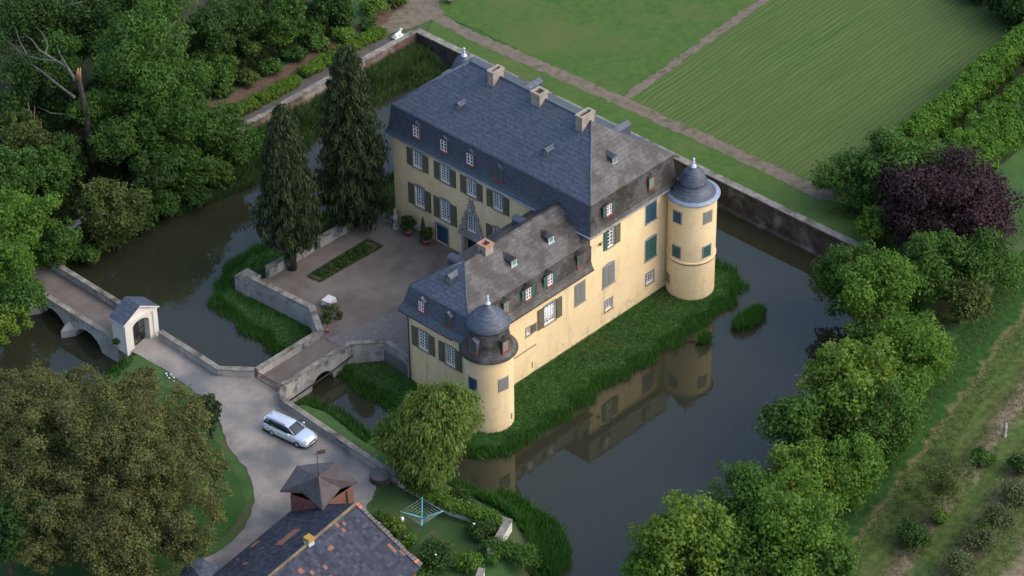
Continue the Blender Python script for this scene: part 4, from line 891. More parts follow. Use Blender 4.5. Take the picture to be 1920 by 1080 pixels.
mb = MB(); mb.lathe([(.88, .601), (.88, .68), (.5, .8), (.01, .84)], (0, 0, 0), mat('weathered_lid', (.10, .095, .10), (.16, .15, .15), 3), 24); mb.build('lid', t)
x, y, _ = at(322, 709)
t = thing('garden_stones', 'small pile of whitish stones on the grass beside the drive', 'stones', (x, y, 0)); g = np.random.default_rng(9); mb = MB()
for k in range(7): a, b_ = g.normal(0, .28, 2); q = .07 + .06 * g.random(); mb.lathe([(.01, -q * .5), (q, 0), (q * .7, q * .6), (.01, q * .8)], (a, b_, .1), ZINC, 7)
mb.build('stone', t)
x, y, _ = at(1883, 818)
t = thing('stone_figure', 'small whitish figure standing on the bare orchard soil', 'garden figure', (x, y, 0))
mb = MB(); mb.lathe([(.2, 0), (.2, .2), (.14, .3), (.2, .8), (.17, 1.1), (.07, 1.2), (.13, 1.35), (.01, 1.5)], (0, 0, 0), STONE, 12); mb.build('figure', t)

# ------------------------------------------------------------ the car
def car():
    yaw = -1.441; hx, hy = math.cos(yaw), math.sin(yaw); lx, ly = -hy, hx
    rx, ry = -29.55, 9.0                                          # right rear wheel on the ground
    ox, oy = rx + lx * .80, ry + ly * .80                           # below the rear axle centre
    t = thing('estate_car', 'silver blue estate car parked on the gravel drive by the parapet', 'car', (ox, oy, .035), rz=yaw)
    PAINT = mat('silver_paint', (.60, .68, .76), rough=.25, spec=.6, metal=.35); CG = mat('car_glass', (.012, .016, .022), rough=.05, spec=.8); TR = mat('black_trim', (.018, .018, .02), rough=.6)
    # stations: x, half width, sill z, shoulder z, top z at centre, crown half width
    st = [(-1.03, .66, .42, .80, .84, .5), (-.98, .80, .32, .86, .94, .62), (-.80, .87, .24, .92, .98, .68), (-.3, .905, .20, .94, .99, .70), (.6, .91, .19, .93, .97, .70), (1.5, .91, .19, .92, .96, .70), (2.05, .905, .19, .90, .97, .70),
          (2.5, .90, .20, .87, .97, .68), (3.0, .885, .21, .81, .93, .64), (3.35, .85, .24, .74, .86, .58), (3.6, .76, .28, .64, .76, .50), (3.71, .62, .34, .55, .64, .40)]
    def sec(s): x, w, zs, zb, zt, wc = s; h = [(w * .88, zs), (w, zs + .14), (w * 1.0, (zs + zb) / 2), (w * .97, zb - .04), (w * .90, zb), (wc, zt - .02), (wc * .5, zt)]; return [(x, a, z) for a, z in h] + [(x, -a, z) for a, z in h[::-1]]
    mb = MB(); rows = [sec(s) for s in st]
    for a, b_ in zip(rows[:-1], rows[1:]): mb.quads(a, b_, PAINT, True, True)
    mb.poly(rows[0], PAINT); mb.poly(rows[-1][::-1], PAINT); body = mb.build('body', t)
    # cabin: glasshouse then roof skin
    cab = [(-.98, .66, .93, .72, .95), (-.78, .72, .95, .60, 1.40), (-.3, .80, .96, .60, 1.47), (.6, .82, .95, .61, 1.49), (1.2, .82, .94, .60, 1.465), (1.62, .80, .94, .56, 1.37), (2.4, .74, .93, .68, .97)]
    mb = MB(); A = [[(x, wb, zb), (x, wt, zt), (x, wt * .5, zt + .015), (x, -wt * .5, zt + .015), (x, -wt, zt), (x, -wb, zb)] for x, wb, zb, wt, zt in cab]
    for a, b_ in zip(A[:-1], A[1:]): mb.quads(a, b_, CG, True)
    mb.build('windows', t)
    mb = MB(); rr = [(-1.0, .62, 1.33), (-.8, .62, 1.425), (-.3, .615, 1.492), (.6, .625, 1.512), (1.2, .615, 1.487), (1.62, .575, 1.395)]
    Rw = [[(x, w, z - .03), (x, w - .05, z + .005), (x, 0, z + .03), (x, -w + .05, z + .005), (x, -w, z - .03)] for x, w, z in rr]
    for a, b_ in zip(Rw[:-1], Rw[1:]): mb.quads(a, b_, PAINT, True)
    mb.build('roof', t)
    for s in (-1, 1):
        mb = MB()
        for P0, P1, wd in (((1.62, .57, 1.37), (2.4, .70, .96), .05), ((-.85, .62, 1.38), (-1.0, .70, .95), .09)):
            mb.tube([(P0[0], s * P0[1], P0[2]), (P1[0], s * P1[1], P1[2])], wd * .7, PAINT, 6)
        mb.build('pillar', t)
        mb = MB()
        for xx in (.62, -.25): mb.tube([(xx + .04, s * .60, 1.46), (xx, s * .825, .95)], .035, TR, 5)
        mb.tube([(-.95, s * .74, .965), (2.3, s * .79, .965)], .016, mat('chrome', (.6, .6, .62), rough=.2, metal=.9), 4)
        mb.build('window_trim', t)
        mb = MB(); mb.tube([(-.75, s * .56, 1.475), (-.65, s * .56, 1.545), (1.15, s * .56, 1.54), (1.28, s * .56, 1.49)], .022, TR, 5); mb.build('roof_rail', t)
        mb = MB(); mb.tube([(1.95, s * .84, .98), (1.95, s * .98, 1.02)], .03, TR, 5); mb.lathe([(.01, -.07), (.09, -.05), (.12, .02), (.08, .08), (.01, .09)], (1.93, s * 1.02, 1.04), PAINT, 12); mb.build('mirror', t)
        mb = MB(); mb.prism([(3.33, .50), (3.60, .42), (3.52, .60), (3.30, .68)], -.0, .01, TR, lambda a, b_, c: (a, s * b_, 0))
        mb = MB(); mb.poly([(3.28, s * .80, .765), (3.58, s * .72, .655), (3.66, s * .52, .665), (3.55, s * .48, .775), (3.35, s * .62, .84)], mat('headlight_glass', (.30, .34, .38), rough=.1, spec=.8)); mb.build('headlight', t)
        mb = MB(); mb.box(-1.045, -.93, s * .56 - .12, s * .56 + .12, .72, .9, mat('tail_lamp', (.25, .01, .012), rough=.2)); mb.build('tail_light', t)
        mb = MB(); mb.tube([(-.45, s * .918, .70), (-.2, s * .925, .70)], .014, TR, 4); mb.tube([(.75, s * .918, .69), (1.0, s * .925, .69)], .014, TR, 4); mb.build('door_handle', t)
        for x in (0, 2.71):
            fr = lambda r_, z_, th: (x + r_ * math.cos(th), s * (.76 + z_), .31 + r_ * math.sin(th))
            mb = MB(); pr = [(.20, -.08), (.30, -.08), (.32, 0), (.32, .12), (.30, .16), (.21, .165)]; N = 24
            for q in range(len(pr)): 
                r0, r1 = pr[q], pr[(q + 1) % len(pr)]; mb.quads([fr(r0[0], r0[1], 2 * math.pi * k / N) for k in range(N)], [fr(r1[0], r1[1], 2 * math.pi * k / N) for k in range(N)], TR, True, True)
            wh = mb.build('wheel', t)
            mb = MB()
            for k in range(10): a = 2 * math.pi * k / 10; mb.poly([fr(.03, .15, a - .5), fr(.205, .14, a - .13), fr(.205, .14, a + .13), fr(.03, .15, a + .5)], ZINC)
            mb.poly([fr(.205, .10, 2 * math.pi * k / N) for k in range(N)], IRON); mb.build('rim', wh)
    mb = MB(); mb.box(3.60, 3.735, -.34, .34, .52, .63, TR); mb.box(3.66, 3.745, -.55, .55, .27, .38, TR); mb.build('grille', t)
    mb = MB(); mb.box(3.746, 3.76, -.26, .26, .40, .51, WHITE); mb.build('number_plate', t)
    mb = MB(); mb.box(-1.06, 3.3, -.88, .88, .17, .22, TR); mb.build('underbody', t)
    mb = MB(); mb.tube([(-.6, 0, 1.50), (-.72, 0, 1.60)], .02, TR, 5); mb.build('aerial', t)
car()

# ------------------------------------------------------------ house with tiled roof and brick turret
BRK = bpy.data.materials.new('red_brick'); BRK.use_nodes = True; n = BRK.node_tree.nodes; l = BRK.node_tree.links
tc = n.new('ShaderNodeTexCoord'); mp = n.new('ShaderNodeMapping'); mp.inputs['Rotation'].default_value = (R(90), 0, R(35)); l.new(tc.outputs['Object'], mp.inputs[0]); bt = n.new('ShaderNodeTexBrick'); l.new(mp.outputs[0], bt.inputs[0])
bt.inputs['Scale'].default_value = 2.2; bt.inputs['Color1'].default_value = (.20, .055, .035, 1); bt.inputs['Color2'].default_value = (.10, .035, .028, 1); bt.inputs['Mortar'].default_value = (.13, .095, .075, 1); bt.inputs['Mortar Size'].default_value = .03
l.new(bt.outputs[0], n['Principled BSDF'].inputs['Base Color']); n['Principled BSDF'].inputs['Roughness'].default_value = .95
def tilemat(name, base1, base2, odd, frac, rot):
    m = bpy.data.materials.new(name); m.use_nodes = True; n = m.node_tree.nodes; l = m.node_tree.links; b = n['Principled BSDF']; b.inputs['Roughness'].default_value = .7; b.inputs['Specular IOR Level'].default_value = .25
    uv = n.new('ShaderNodeUVMap'); mp = n.new('ShaderNodeMapping'); mp.inputs['Scale'].default_value = (3.1, 3.1, 1); l.new(uv.outputs[0], mp.inputs[0])
    fl = n.new('ShaderNodeVectorMath'); fl.operation = 'FLOOR'; l.new(mp.outputs[0], fl.inputs[0]); wn_ = n.new('ShaderNodeTexWhiteNoise'); wn_.noise_dimensions = '2D'; l.new(fl.outputs[0], wn_.inputs['Vector'])
    r = n.new('ShaderNodeValToRGB'); l.new(wn_.outputs['Value'], r.inputs[0]); r.color_ramp.elements[0].color = (*base1, 1); r.color_ramp.elements[1].color = (*base2, 1); e = r.color_ramp.elements.new(.8); e.color = (*[(a * .4 + c * .6) for a, c in zip(base1, base2)], 1)
    # replaced tiles gather in patches
    ns = n.new('ShaderNodeTexNoise'); ns.inputs['Scale'].default_value = .30; l.new(fl.outputs[0], ns.inputs[0])
    ad = n.new('ShaderNodeMath'); ad.operation = 'MULTIPLY_ADD'; ad.inputs[1].default_value = .55; l.new(ns.outputs[0], ad.inputs[0]); w2 = n.new('ShaderNodeTexWhiteNoise'); w2.noise_dimensions = '2D'; sh = n.new('ShaderNodeVectorMath'); sh.inputs[1].default_value = (17.3, 5.1, 0); l.new(fl.outputs[0], sh.inputs[0]); l.new(sh.outputs[0], w2.inputs['Vector'])
    m5 = n.new('ShaderNodeMath'); m5.operation = 'MULTIPLY'; m5.inputs[1].default_value = .45; l.new(w2.outputs['Value'], m5.inputs[0]); l.new(m5.outputs[0], ad.inputs[2])
    gt_ = n.new('ShaderNodeMath'); gt_.operation = 'GREATER_THAN'; gt_.inputs[1].default_value = frac; l.new(ad.outputs[0], gt_.inputs[0])
    mx = n.new('ShaderNodeMix'); mx.data_type = 'RGBA'; l.new(gt_.outputs[0], mx.inputs[0]); l.new(r.outputs[0], mx.inputs[6]); mx.inputs[7].default_value = (*odd, 1)
    l.new(mx.outputs[2], b.inputs['Base Color'])
    fr_ = n.new('ShaderNodeVectorMath'); fr_.operation = 'FRACTION'; l.new(mp.outputs[0], fr_.inputs[0]); sp = n.new('ShaderNodeSeparateXYZ'); l.new(fr_.outputs[0], sp.inputs[0])
    mxx = n.new('ShaderNodeMath'); mxx.operation = 'MAXIMUM'; l.new(sp.outputs[0], mxx.inputs[0]); l.new(sp.outputs[1], mxx.inputs[1])
    bp = n.new('ShaderNodeBump'); bp.inputs['Strength'].default_value = .8; bp.inputs['Distance'].default_value = .05; l.new(mxx.outputs[0], bp.inputs['Height']); l.new(bp.outputs[0], b.inputs['Normal'])
    MATS[name] = m; return m
TILE = tilemat('dark_clay_tiles', (.016, .020, .034), (.050, .056, .078), (.15, .072, .052), .775, 0)
phi = R(7); ax = np.array([math.cos(phi), math.sin(phi)]); gv = np.array([-math.sin(phi), math.cos(phi)])
zr = 7.0; RR = np.array(at(669, 943, zr)[:2]); wv_, hv = 6.2, 3.3
th = thing('tiled_house', 'old house with a patchy dark clay tile roof at the bottom edge', 'house', (*(RR - ax * 6), 0))
def hp(a, g_, z): q = RR - ax * a + gv * g_; return (q[0], q[1], z)     # a along the ridge away from the gable
LEN = 17
def slope_mesh(name, par, quad, uvs, m, thick=.12):
    mb = MB(); mb.poly(quad, m); low = [(x, y, z - thick) for x, y, z in quad]; mb.poly(low[::-1], OLIVE); mb.quads(quad, low, m, close=True)
    o = W(mb, name, par); uvl = o.data.uv_layers.new(name='UVMap'); key = {tuple(np.round(q, 3)): uv for q, uv in zip(quad, uvs)}
    for p in o.data.polygons:
        for li in p.loop_indices:
            c = o.data.vertices[o.data.loops[li].vertex_index].co; best = min(range(len(quad)), key=lambda i: (quad[i][0] - c[0]) ** 2 + (quad[i][1] - c[1]) ** 2); uvl.data[li].uv = uvs[best]
    return o
sl = math.hypot(wv_, hv)
for s in (1, -1):
    slope_mesh('roof', th, [hp(0, 0, zr), hp(LEN, 0, zr), hp(LEN, s * wv_, zr - hv), hp(0, s * wv_, zr - hv)], [(0, 20 * s), (LEN, 20 * s), (LEN, 20 * s - sl), (0, 20 * s - sl)], TILE)
mb = MB(); mb.tube([hp(-.05, 0, zr + .02), hp(LEN, 0, zr + .02)], .13, mat('lichened_ridge', (.075, .07, .058), (.20, .15, .075), 1.1, .95), 8); W(mb, 'ridge_tiles', th)
# broken verge tiles standing proud
mb = MB(); g = np.random.default_rng(8)
for k in range(22):
    f_ = (k + .5) / 22; a = -wv_ * f_; z = zr - hv * f_; jut = .04 + .16 * g.random(); m_ = TERRA if g.random() > .72 else mat('verge_tile', (.09, .085, .09), (.15, .13, .12), 3)
    q = [hp(.25, a - .13, z + .06), hp(-jut, a - .13, z + .06), hp(-jut, a + .11, z + .16), hp(.25, a + .11, z + .16)]; mb.poly(q, m_); mb.poly([(x, y, zz - .05) for x, y, zz in q], m_); mb.quads(q, [(x, y, zz - .05) for x, y, zz in q], m_, close=True)
W(mb, 'verge_tiles', th)
mb = MB(); P5 = [hp(.35, -wv_ + .3, 0), hp(.35, -wv_ + .3, zr - hv - .02), hp(.35, 0, zr - .2), hp(.35, wv_ - .3, zr - hv - .02), hp(.35, wv_ - .3, 0)]; mb.poly(P5, BRK)
Q5 = [hp(LEN - .3, -wv_ + .3, 0), hp(LEN - .3, -wv_ + .3, zr - hv - .02), hp(LEN - .3, 0, zr - .2), hp(LEN - .3, wv_ - .3, zr - hv - .02), hp(LEN - .3, wv_ - .3, 0)]; mb.poly(Q5, BRK)
mb.quads(P5[:2], Q5[:2], BRK); mb.quads(P5[3:], Q5[3:], BRK); W(mb, 'wall', th)
def onroof(u, v, s):
    """point of the s-side slope seen at u, v"""
    n_ = np.array([gv[0] * s * hv, gv[1] * s * hv, wv_]); d = FW * FL + RT * (u - 960) - UP * (v - 540); p0 = np.array([*RR, zr]); tt = ((p0 - CC) @ n_) / (d @ n_); q = CC + d * tt
    rel = q[:2] - RR; return -(rel @ ax), (rel @ gv)
def patch(a0, a1, g0, g1, s, m_, name='replaced_tiles'):
    z = lambda g_: zr - abs(g_) / wv_ * hv
    q = [hp(a0, g0, z(g0) + .03), hp(a1, g0, z(g0) + .03), hp(a1, g1, z(g1) + .03), hp(a0, g1, z(g1) + .03)]
    mb = MB(); mb.poly(q, m_); mb.quads(q, [(x, y, zz - .05) for x, y, zz in q], m_, close=True); W(mb, name, th)
OT = mat('new_orange_tiles', (.17, .075, .05), (.23, .11, .075), 5, .85, .5, 8)
A0 = onroof(520, 1007, 1); A1 = onroof(572, 1000, 1); print('patch', A0, A1, onroof(505, 1012, 1))
for (u, v, s, wa, wg) in ((540, 1007, 1, 2.3, .72), (478, 1020, 1, .9, .35), (460, 1057, 1, .35, .4), (632, 985, -1, .3, .34), (645, 982, -1, .26, .3), (644, 994, -1, .28, .3), (620, 1028, -1, .55, .26), (564, 1071, -1, .42, .4), (585, 1074, -1, .34, .3), (610, 1064, -1, .32, .3), (735, 1028, -1, .3, .75), (755, 1036, -1, .3, .5)):
    a, g_ = onroof(u, v, s); patch(a - wa / 2, a + wa / 2, g_ - wg / 2, g_ + wg / 2, s, OT)
a, g_ = onroof(584, 1022, -1); c0 = hp(a, 0, zr)
mb = MB(); mb.box(c0[0] - .28, c0[0] + .28, c0[1] - .28, c0[1] + .28, zr - .5, zr + .22, ZINC); ch = W(mb, 'chimney', th)
mb = MB(); mb.box(c0[0] - .3, c0[0] + .3, c0[1] - .3, c0[1] + .3, zr + .224, zr + .6, mat('yellow_lichen', (.42, .24, .035), (.30, .19, .06), 4)); mb.build('chimney_cap', ch)
a, g_ = onroof(705, 998, -1); q = hp(a, g_, zr - abs(g_) / wv_ * hv)
mb = MB(); mb.tube([(q[0], q[1], q[2]), (q[0] + .15, q[1], q[2] + .9)], .02, IRON, 4); mb.tube([(q[0] - .9, q[1] + .5, q[2] + .55), (q[0] + .9, q[1] - .5, q[2] + .75)], .02, IRON, 4); W(mb, 'tv_aerial', th)
# annex roof at the left bottom corner
mb = MB(); A = [at(352, 1052, 3.6), at(380, 1047, 3.6), at(422, 1070, 3.2), at(436, 1110, 2.6), at(395, 1150, 2.4), at(325, 1140, 2.4), at(334, 1082, 2.6)]; ct = at(378, 1085, 3.9)
for i in range(len(A)): mb.poly([A[i], A[(i + 1) % len(A)], ct], SLATE)
an = W(mb, 'annex_roof', th)
mb = MB(); B = [(x * .92 + ct[0] * .08, y * .92 + ct[1] * .08, z - .1) for x, y, z in A]; mb.quads(B, [(x, y, 0) for x, y, z in B], BRK, close=True); W(mb, 'annex_wall', th)

# brick turret: many-sided hipped roof with a vane
tz = 5.7; tp = {k: np.array(at(u, v, z)) for k, (u, v, z) in dict(eL=(525, 920, tz), bA=(557, 873, tz), bB=(630, 865, tz), eR=(671, 904, tz), nR=(638, 914, tz), tip=(605, 957, 5.55), nL=(566, 922, tz)).items()}
tp['tip'] = np.array(at(605, 957, 5.55)); ap = np.array(at(597, 893, 7.25))
tu = thing('brick_turret', 'small red brick turret with a dark many-sided roof against the tiled house', 'turret', (ap[0], ap[1], 0))
def rot_mid(p_, q_, sag): m_ = (p_ + q_) / 2; m_[2] -= sag; return m_
order = ['eL', 'bA', 'bB', 'eR', 'nR', 'tip', 'nL']; FELT = mat('bituminous_shingle', (.050, .054, .066), (.085, .082, .088), 1.6, .7, .3, 6, c3=(.07, .055, .05), s3=.6)
FELT2 = mat('brown_shingle', (.058, .047, .047), (.085, .07, .068), 1.6, .75, .3, 6)
mb = MB()
for i, k in enumerate(order):
    p0, p1 = tp[k], tp[order[(i + 1) % 7]]; m0, m1 = (p0 + ap) / 2 - [0, 0, .12], (p1 + ap) / 2 - [0, 0, .12]; m_ = FELT2 if k in ('eR', 'bB', 'nR') else FELT
    mb.poly([p0, p1, m1, m0], m_); mb.poly([m0, m1, ap], m_)
    mb.poly([p0, p1, p1 - [0, 0, .16], p0 - [0, 0, .16]], FELT)
mb.poly([tp[k] - [0, 0, .16] for k in order], OLIVE)
W(mb, 'roof', tu)
mb = MB(); cen = sum(tp.values()) / 7; wl_ = [cen + (tp[k] - cen) * .84 for k in ('eL', 'bA', 'bB', 'eR', 'tip')]
wl_[0] = np.array(at(544, 925, tz)); wl_[3] = np.array(at(662, 908, tz)); wl_[4] = np.array(at(607, 945, tz))
mb.quads([(q[0], q[1], 5.62) for q in wl_], [(q[0], q[1], 0) for q in wl_], BRK, close=True); W(mb, 'wall', tu)
mb = MB(); q = wl_[3] * .75 + wl_[4] * .25; mb.tube([(q[0] + .06, q[1] - .08, 5.5), (q[0] + .06, q[1] - .08, 2.5)], .06, IRON, 6); W(mb, 'downpipe', tu)
mb = MB(); mb.tube([tuple(ap), (ap[0], ap[1], ap[2] + 2.5)], [.05, .03], mat('rusty_iron', (.12, .06, .04), (.07, .045, .035), 4), 6)
v0 = ap + [0, 0, 2.2]; mb.prism([(0, 0), (.75, .12), (.62, .3), (.75, .5), (.3, .42), (0, .3)], -.015, .015, MATS['rusty_iron'], lambda a, b_, c: (v0[0] + RT[0] * a + .7 * c, v0[1] + RT[1] * a + .7 * c, v0[2] + b_)); mb.tube([tuple(v0 + [-.2, .2, 0]), tuple(v0)], .02, MATS['rusty_iron'], 4); W(mb, 'weather_vane', tu)
#@@PLANTS

# ------------------------------------------------------------ trees and plants
def crown_cl(r, rz, k, g, sub=(.10, .30), up=.15, inner=.45):
    """clump centres on a handful of uneven boughs"""
    nl = int(5 + r); L = g.normal(size=(nl, 3)); L[:, 2] += up; L /= np.linalg.norm(L, axis=1)[:, None]; L *= np.array([r, r, rz]) * (.34 + .26 * g.random(nl))[:, None]
    lr = .38 + .26 * g.random(nl); q = g.choice(nl, k, p=lr / lr.sum()); d = g.normal(size=(k, 3)); d[:, 2] += .25; d /= np.linalg.norm(d, axis=1)[:, None]
    C = L[q] + d * np.array([r, r, rz]) * (lr[q] * (.75 + .3 * g.random(k)))[:, None]
    return C, r * (sub[0] + (sub[1] - sub[0]) * g.random(k) ** 1.5)
BG = 'trees lining the right bank of the moat'
def tree(u, v, Rpx, zc, kind, label, group=None, name='tree', squash=.9, dens=1.0, size=.23, k=None, trunk=True, lean=(0, 0), seed=None, cat='tree', gz=None, flowers=0, root=None):
    x, y, _ = at(u, v, zc); r = Rpx / (18.2 if group == BG else 19.5); seed = seed or int(u * 7 + v * 13); g = np.random.default_rng(seed)
    z0 = float(ground_z(np.array([x]), np.array([y]))[0]) if gz is None else gz; z0 = max(z0, -1.5); t = thing(name, label, cat, (x, y, z0), group)
    k = k or int(70 + r * 22); rz = r * squash; C, Rr = crown_cl(r, rz, k, g); C[:, 2] += zc - z0
    if root:
        z1 = max(float(ground_z(np.array([root[0]]), np.array([root[1]]))[0]), -1.4); C += [x - root[0], y - root[1], z0 - z1]; t.location = (*root, z1)
    ofs = (x - root[0], y - root[1]) if root else (0, 0); C[:, 0] += lean[0] * (C[:, 2]) / 10; C[:, 1] += lean[1] * (C[:, 2]) / 10
    n_ = int(dens * 330 * r * r * (.34 / size) ** 1.75) + 900
    V, Fc, ti = leafcloud(n_, C, Rr, size, seed, shell=.55); V[:, 2] = np.maximum(V[:, 2], .05)
    rawmesh('crown', V, Fc, LM[kind], ti, t)
    mb = MB(); h = zc - z0; tr = .05 * r + .08
    mb.tube([(0, 0, -.3), (.1 + ofs[0] * .3, .05 + ofs[1] * .3, h * .4), (ofs[0] * .8, .1 + ofs[1] * .8, h * .8), (ofs[0], ofs[1], h + rz * .4)], [tr * 1.4, tr, tr * .7, tr * .25], BARK, 8)
    for q in range(7):
        c = C[g.integers(k)]; mb.tube([(ofs[0] * .5, .05 + ofs[1] * .5, h * (.45 + .15 * g.random())), (c[0] * .45 + ofs[0] * .4, c[1] * .45 + ofs[1] * .4, (c[2] + h * .6) / 2), tuple(c)], [tr * .5, tr * .33, .03], BARK, 6)
    mb.build('trunk', t)
    if flowers: V, Fc, ti = leafcloud(flowers, C, Rr, .25, seed + 5, shell=.97); rawmesh('blossom', V, Fc, WHITE, ti, t)
    return t

# two weeping conifers in the courtyard
def conifer(x, y, h, rmax, label, seed, lowest=2.0):
    t = thing('weeping_conifer', label, 'conifer', (x, y, 0), 'tall dark conifers beside the courtyard'); g = np.random.default_rng(seed)
    V = []; ti = []; nb = 620
    mb = MB(); mb.tube([(0, 0, -.2), (.05, 0, h * .3), (0, .05, h * .7), (0, 0, h * .98)], [.42, .34, .18, .03], BARK, 10)
    for b_ in range(nb):
        f_ = g.random() ** .85; z = lowest + (h - lowest) * f_; prof_ = rmax * (1 - f_) ** .52 * (.72 + .4 * min(1, f_ * 5)); a = g.random() * 2 * math.pi
        ln = prof_ * (.6 + .5 * g.random()); bt_ = g.random()
        if b_ % 9 == 0: mb.tube([(0, 0, z), (ln * .5 * math.cos(a), ln * .5 * math.sin(a), z + .05), (ln * .9 * math.cos(a), ln * .9 * math.sin(a), z - .3)], [.07, .04, .02], BARK, 4)
        m_ = 115 if f_ < .9 else 60; s = g.random(m_) ** .7 * ln; drop = .14 + .8 * g.random(m_) * (.35 + .65 * s / (ln + .1)) * (.55 + .45 * (1 - f_)); px = s * math.cos(a) + g.normal(0, .16, m_); py = s * math.sin(a) + g.normal(0, .16, m_); pz = z - .10 * s + g.normal(0, .1, m_)
        aa = g.random(m_) * 2 * math.pi; w_ = .035 + .05 * g.random(m_); dx, dy = np.cos(aa) * w_, np.sin(aa) * w_; ox, oy = g.normal(0, .12, m_), g.normal(0, .12, m_)
        zl = np.maximum(pz - drop, .15); q = np.stack([np.stack([px - dx, py - dy, pz], 1), np.stack([px + dx, py + dy, pz], 1), np.stack([px + dx * .5 + ox, py + dy * .5 + oy, zl], 1), np.stack([px - dx * .5 + ox, py - dy * .5 + oy, zl], 1)], 1); V.append(q.reshape(-1, 3)); ti.append(np.clip(.15 + .5 * bt_ + .35 * g.random(m_), 0, 1))
    V = np.concatenate(V); rawmesh('crown', V, np.arange(len(V)).reshape(-1, 4), LM['conifer'], np.concatenate(ti), t); mb.build('trunk', t)
conifer(-12.0, 25.3, 17.4, 3.0, 'shorter dark weeping conifer with a bare lower trunk beside the flower bed', 61, 3.0)
conifer(-3.3, 26.2, 19.2, 3.7, 'taller dark weeping conifer next to the yellow house front', 62, 1.0)

# willow on the bank
def willow(u, v, zc, r, label):
    x, y, _ = at(u, v, zc); t = thing('willow', label, 'willow tree', (x, y, 0)); g = np.random.default_rng(77); V = []; ti = []
    WC, WR_ = crown_cl(r * 1.02, r * .86, 560, g); WC[:, 2] = np.maximum(WC[:, 2], -r * .75)
    for b_ in range(560):
        d = g.normal(size=3); d[2] = abs(d[2]) * .75 + .05; d /= np.linalg.norm(d); c = WC[b_].copy(); c[2] += zc - r * .05; bt_ = g.random()
        m_ = 95; P = c + g.normal(0, .30, (m_, 3)); ln = .10 + .26 * g.random(m_); aa = g.random(m_) * 6.28; w_ = .05 + .07 * g.random(m_); dx, dy = np.cos(aa) * w_, np.sin(aa) * w_; out = P[:, :2] / (np.linalg.norm(P[:, :2], axis=1)[:, None] + .1) * (ln * .45)[:, None]
        q = np.stack([np.stack([P[:, 0] - dx, P[:, 1] - dy, P[:, 2]], 1), np.stack([P[:, 0] + dx, P[:, 1] + dy, P[:, 2]], 1), np.stack([P[:, 0] + dx * .4 + out[:, 0], P[:, 1] + dy * .4 + out[:, 1], P[:, 2] - ln], 1), np.stack([P[:, 0] - dx * .4 + out[:, 0], P[:, 1] - dy * .4 + out[:, 1], P[:, 2] - ln], 1)], 1); V.append(q.reshape(-1, 3)); ti.append(np.clip(.1 + .55 * bt_ + .4 * g.random(m_), 0, 1))
    V = np.concatenate(V); rawmesh('crown', V, np.arange(len(V)).reshape(-1, 4), LM['willow'], np.concatenate(ti), t)
    mb = MB()
    for k in range(11): a = k * .571 + .2; q = .5 + .45 * g.random(); mb.tube([(.15 * math.cos(a), .15 * math.sin(a), -.2), (.5 * math.cos(a), .5 * math.sin(a), 1.2), (r * q * .55 * math.cos(a), r * q * .55 * math.sin(a), zc * .7), (r * q * .8 * math.cos(a), r * q * .8 * math.sin(a), zc + 1)], [.16, .12, .08, .02], BARK, 6)
    mb.build('trunk', t)
willow(822, 803, 5.2, 4.45, 'light green willow with many stems in front of the front tower')

# right bank, back to front
tree(1642, 318, 98, 4.4, 'mid', 'dense round green tree at the end of the beech hedges left of the copper beech', squash=.95, size=.26, dens=1.5)
tree(1776, 394, 126, 4.8, 'copper', 'dark purple copper beech on the right', name='copper_beech', squash=.7, size=.22, dens=1.8, cat='copper beech')
tree(1640, 425, 36, 2.6, 'bright', 'small bright green tree between the round green tree and the moat wall', size=.24, dens=1.3)
BG = 'trees lining the right bank of the moat'
tree(1590, 525, 60, 3.0, 'mid', 'mid green tree leaning over the water at the end of the stone moat wall', BG, root=(21.5, -16.8))
tree(1665, 560, 78, 4.0, 'bright', 'leafy green tree on the bank in front of the copper beech', BG)
tree(1755, 500, 62, 3.6, 'mid', 'dark green tree just below the copper beech', BG)
tree(1850, 495, 62, 3.8, 'mid', 'rounded green tree at the right below the copper beech', BG, seed=905)
tree(1805, 560, 48, 2.6, 'olive', 'sparse olive green tree beside the grass, right of the bank trees', BG, dens=.7)
tree(1710, 660, 68, 3.6, 'bright', 'yellowish green tree behind the domed tree on the bank', BG)
tree(1625, 640, 44, 3.0, 'mid', 'small mid green tree between two larger bank trees', BG)
tree(1572, 725, 86, 4.8, 'yellow', 'large domed yellow green tree on the right bank', BG, squash=.9, size=.28, dens=1.3)
tree(1520, 800, 62, 3.2, 'mid', 'dark leafy tree overhanging the water below the domed tree', BG)
tree(1640, 790, 66, 3.6, 'mid', 'leafy tree beside the grass, right of the domed tree', BG, seed=911)
tree(1690, 740, 50, 3.0, 'bright', 'smaller tree at the grass edge behind the domed tree', BG)
tree(1585, 880, 66, 3.2, 'bright', 'bright green tree in the middle of the lower bank', BG)
tree(1490, 900, 60, 3.4, 'yellow', 'yellow tipped tree by the water on the lower bank', BG)
tree(1400, 955, 66, 3.6, 'mid', 'broad mid green tree low over the water, lower right', BG)
tree(1490, 1000, 84, 4.0, 'bright', 'broad bright green tree at the bottom of the bank', BG)
tree(1390, 1060, 60, 3.0, 'mid', 'dark green tree cut by the bottom edge beside the yellow green tree', BG)
tree(1290, 1035, 72, 4.2, 'yellow', 'round yellow green tree at the bottom edge over the water', BG, size=.28, dens=1.3)
tree(1215, 1070, 44, 3.0, 'bright', 'small light tree at the bottom edge, nearest the water', BG)
tree(1560, 1060, 40, 2.4, 'mid', 'low tree at the foot of the bank by the tall grass', BG)

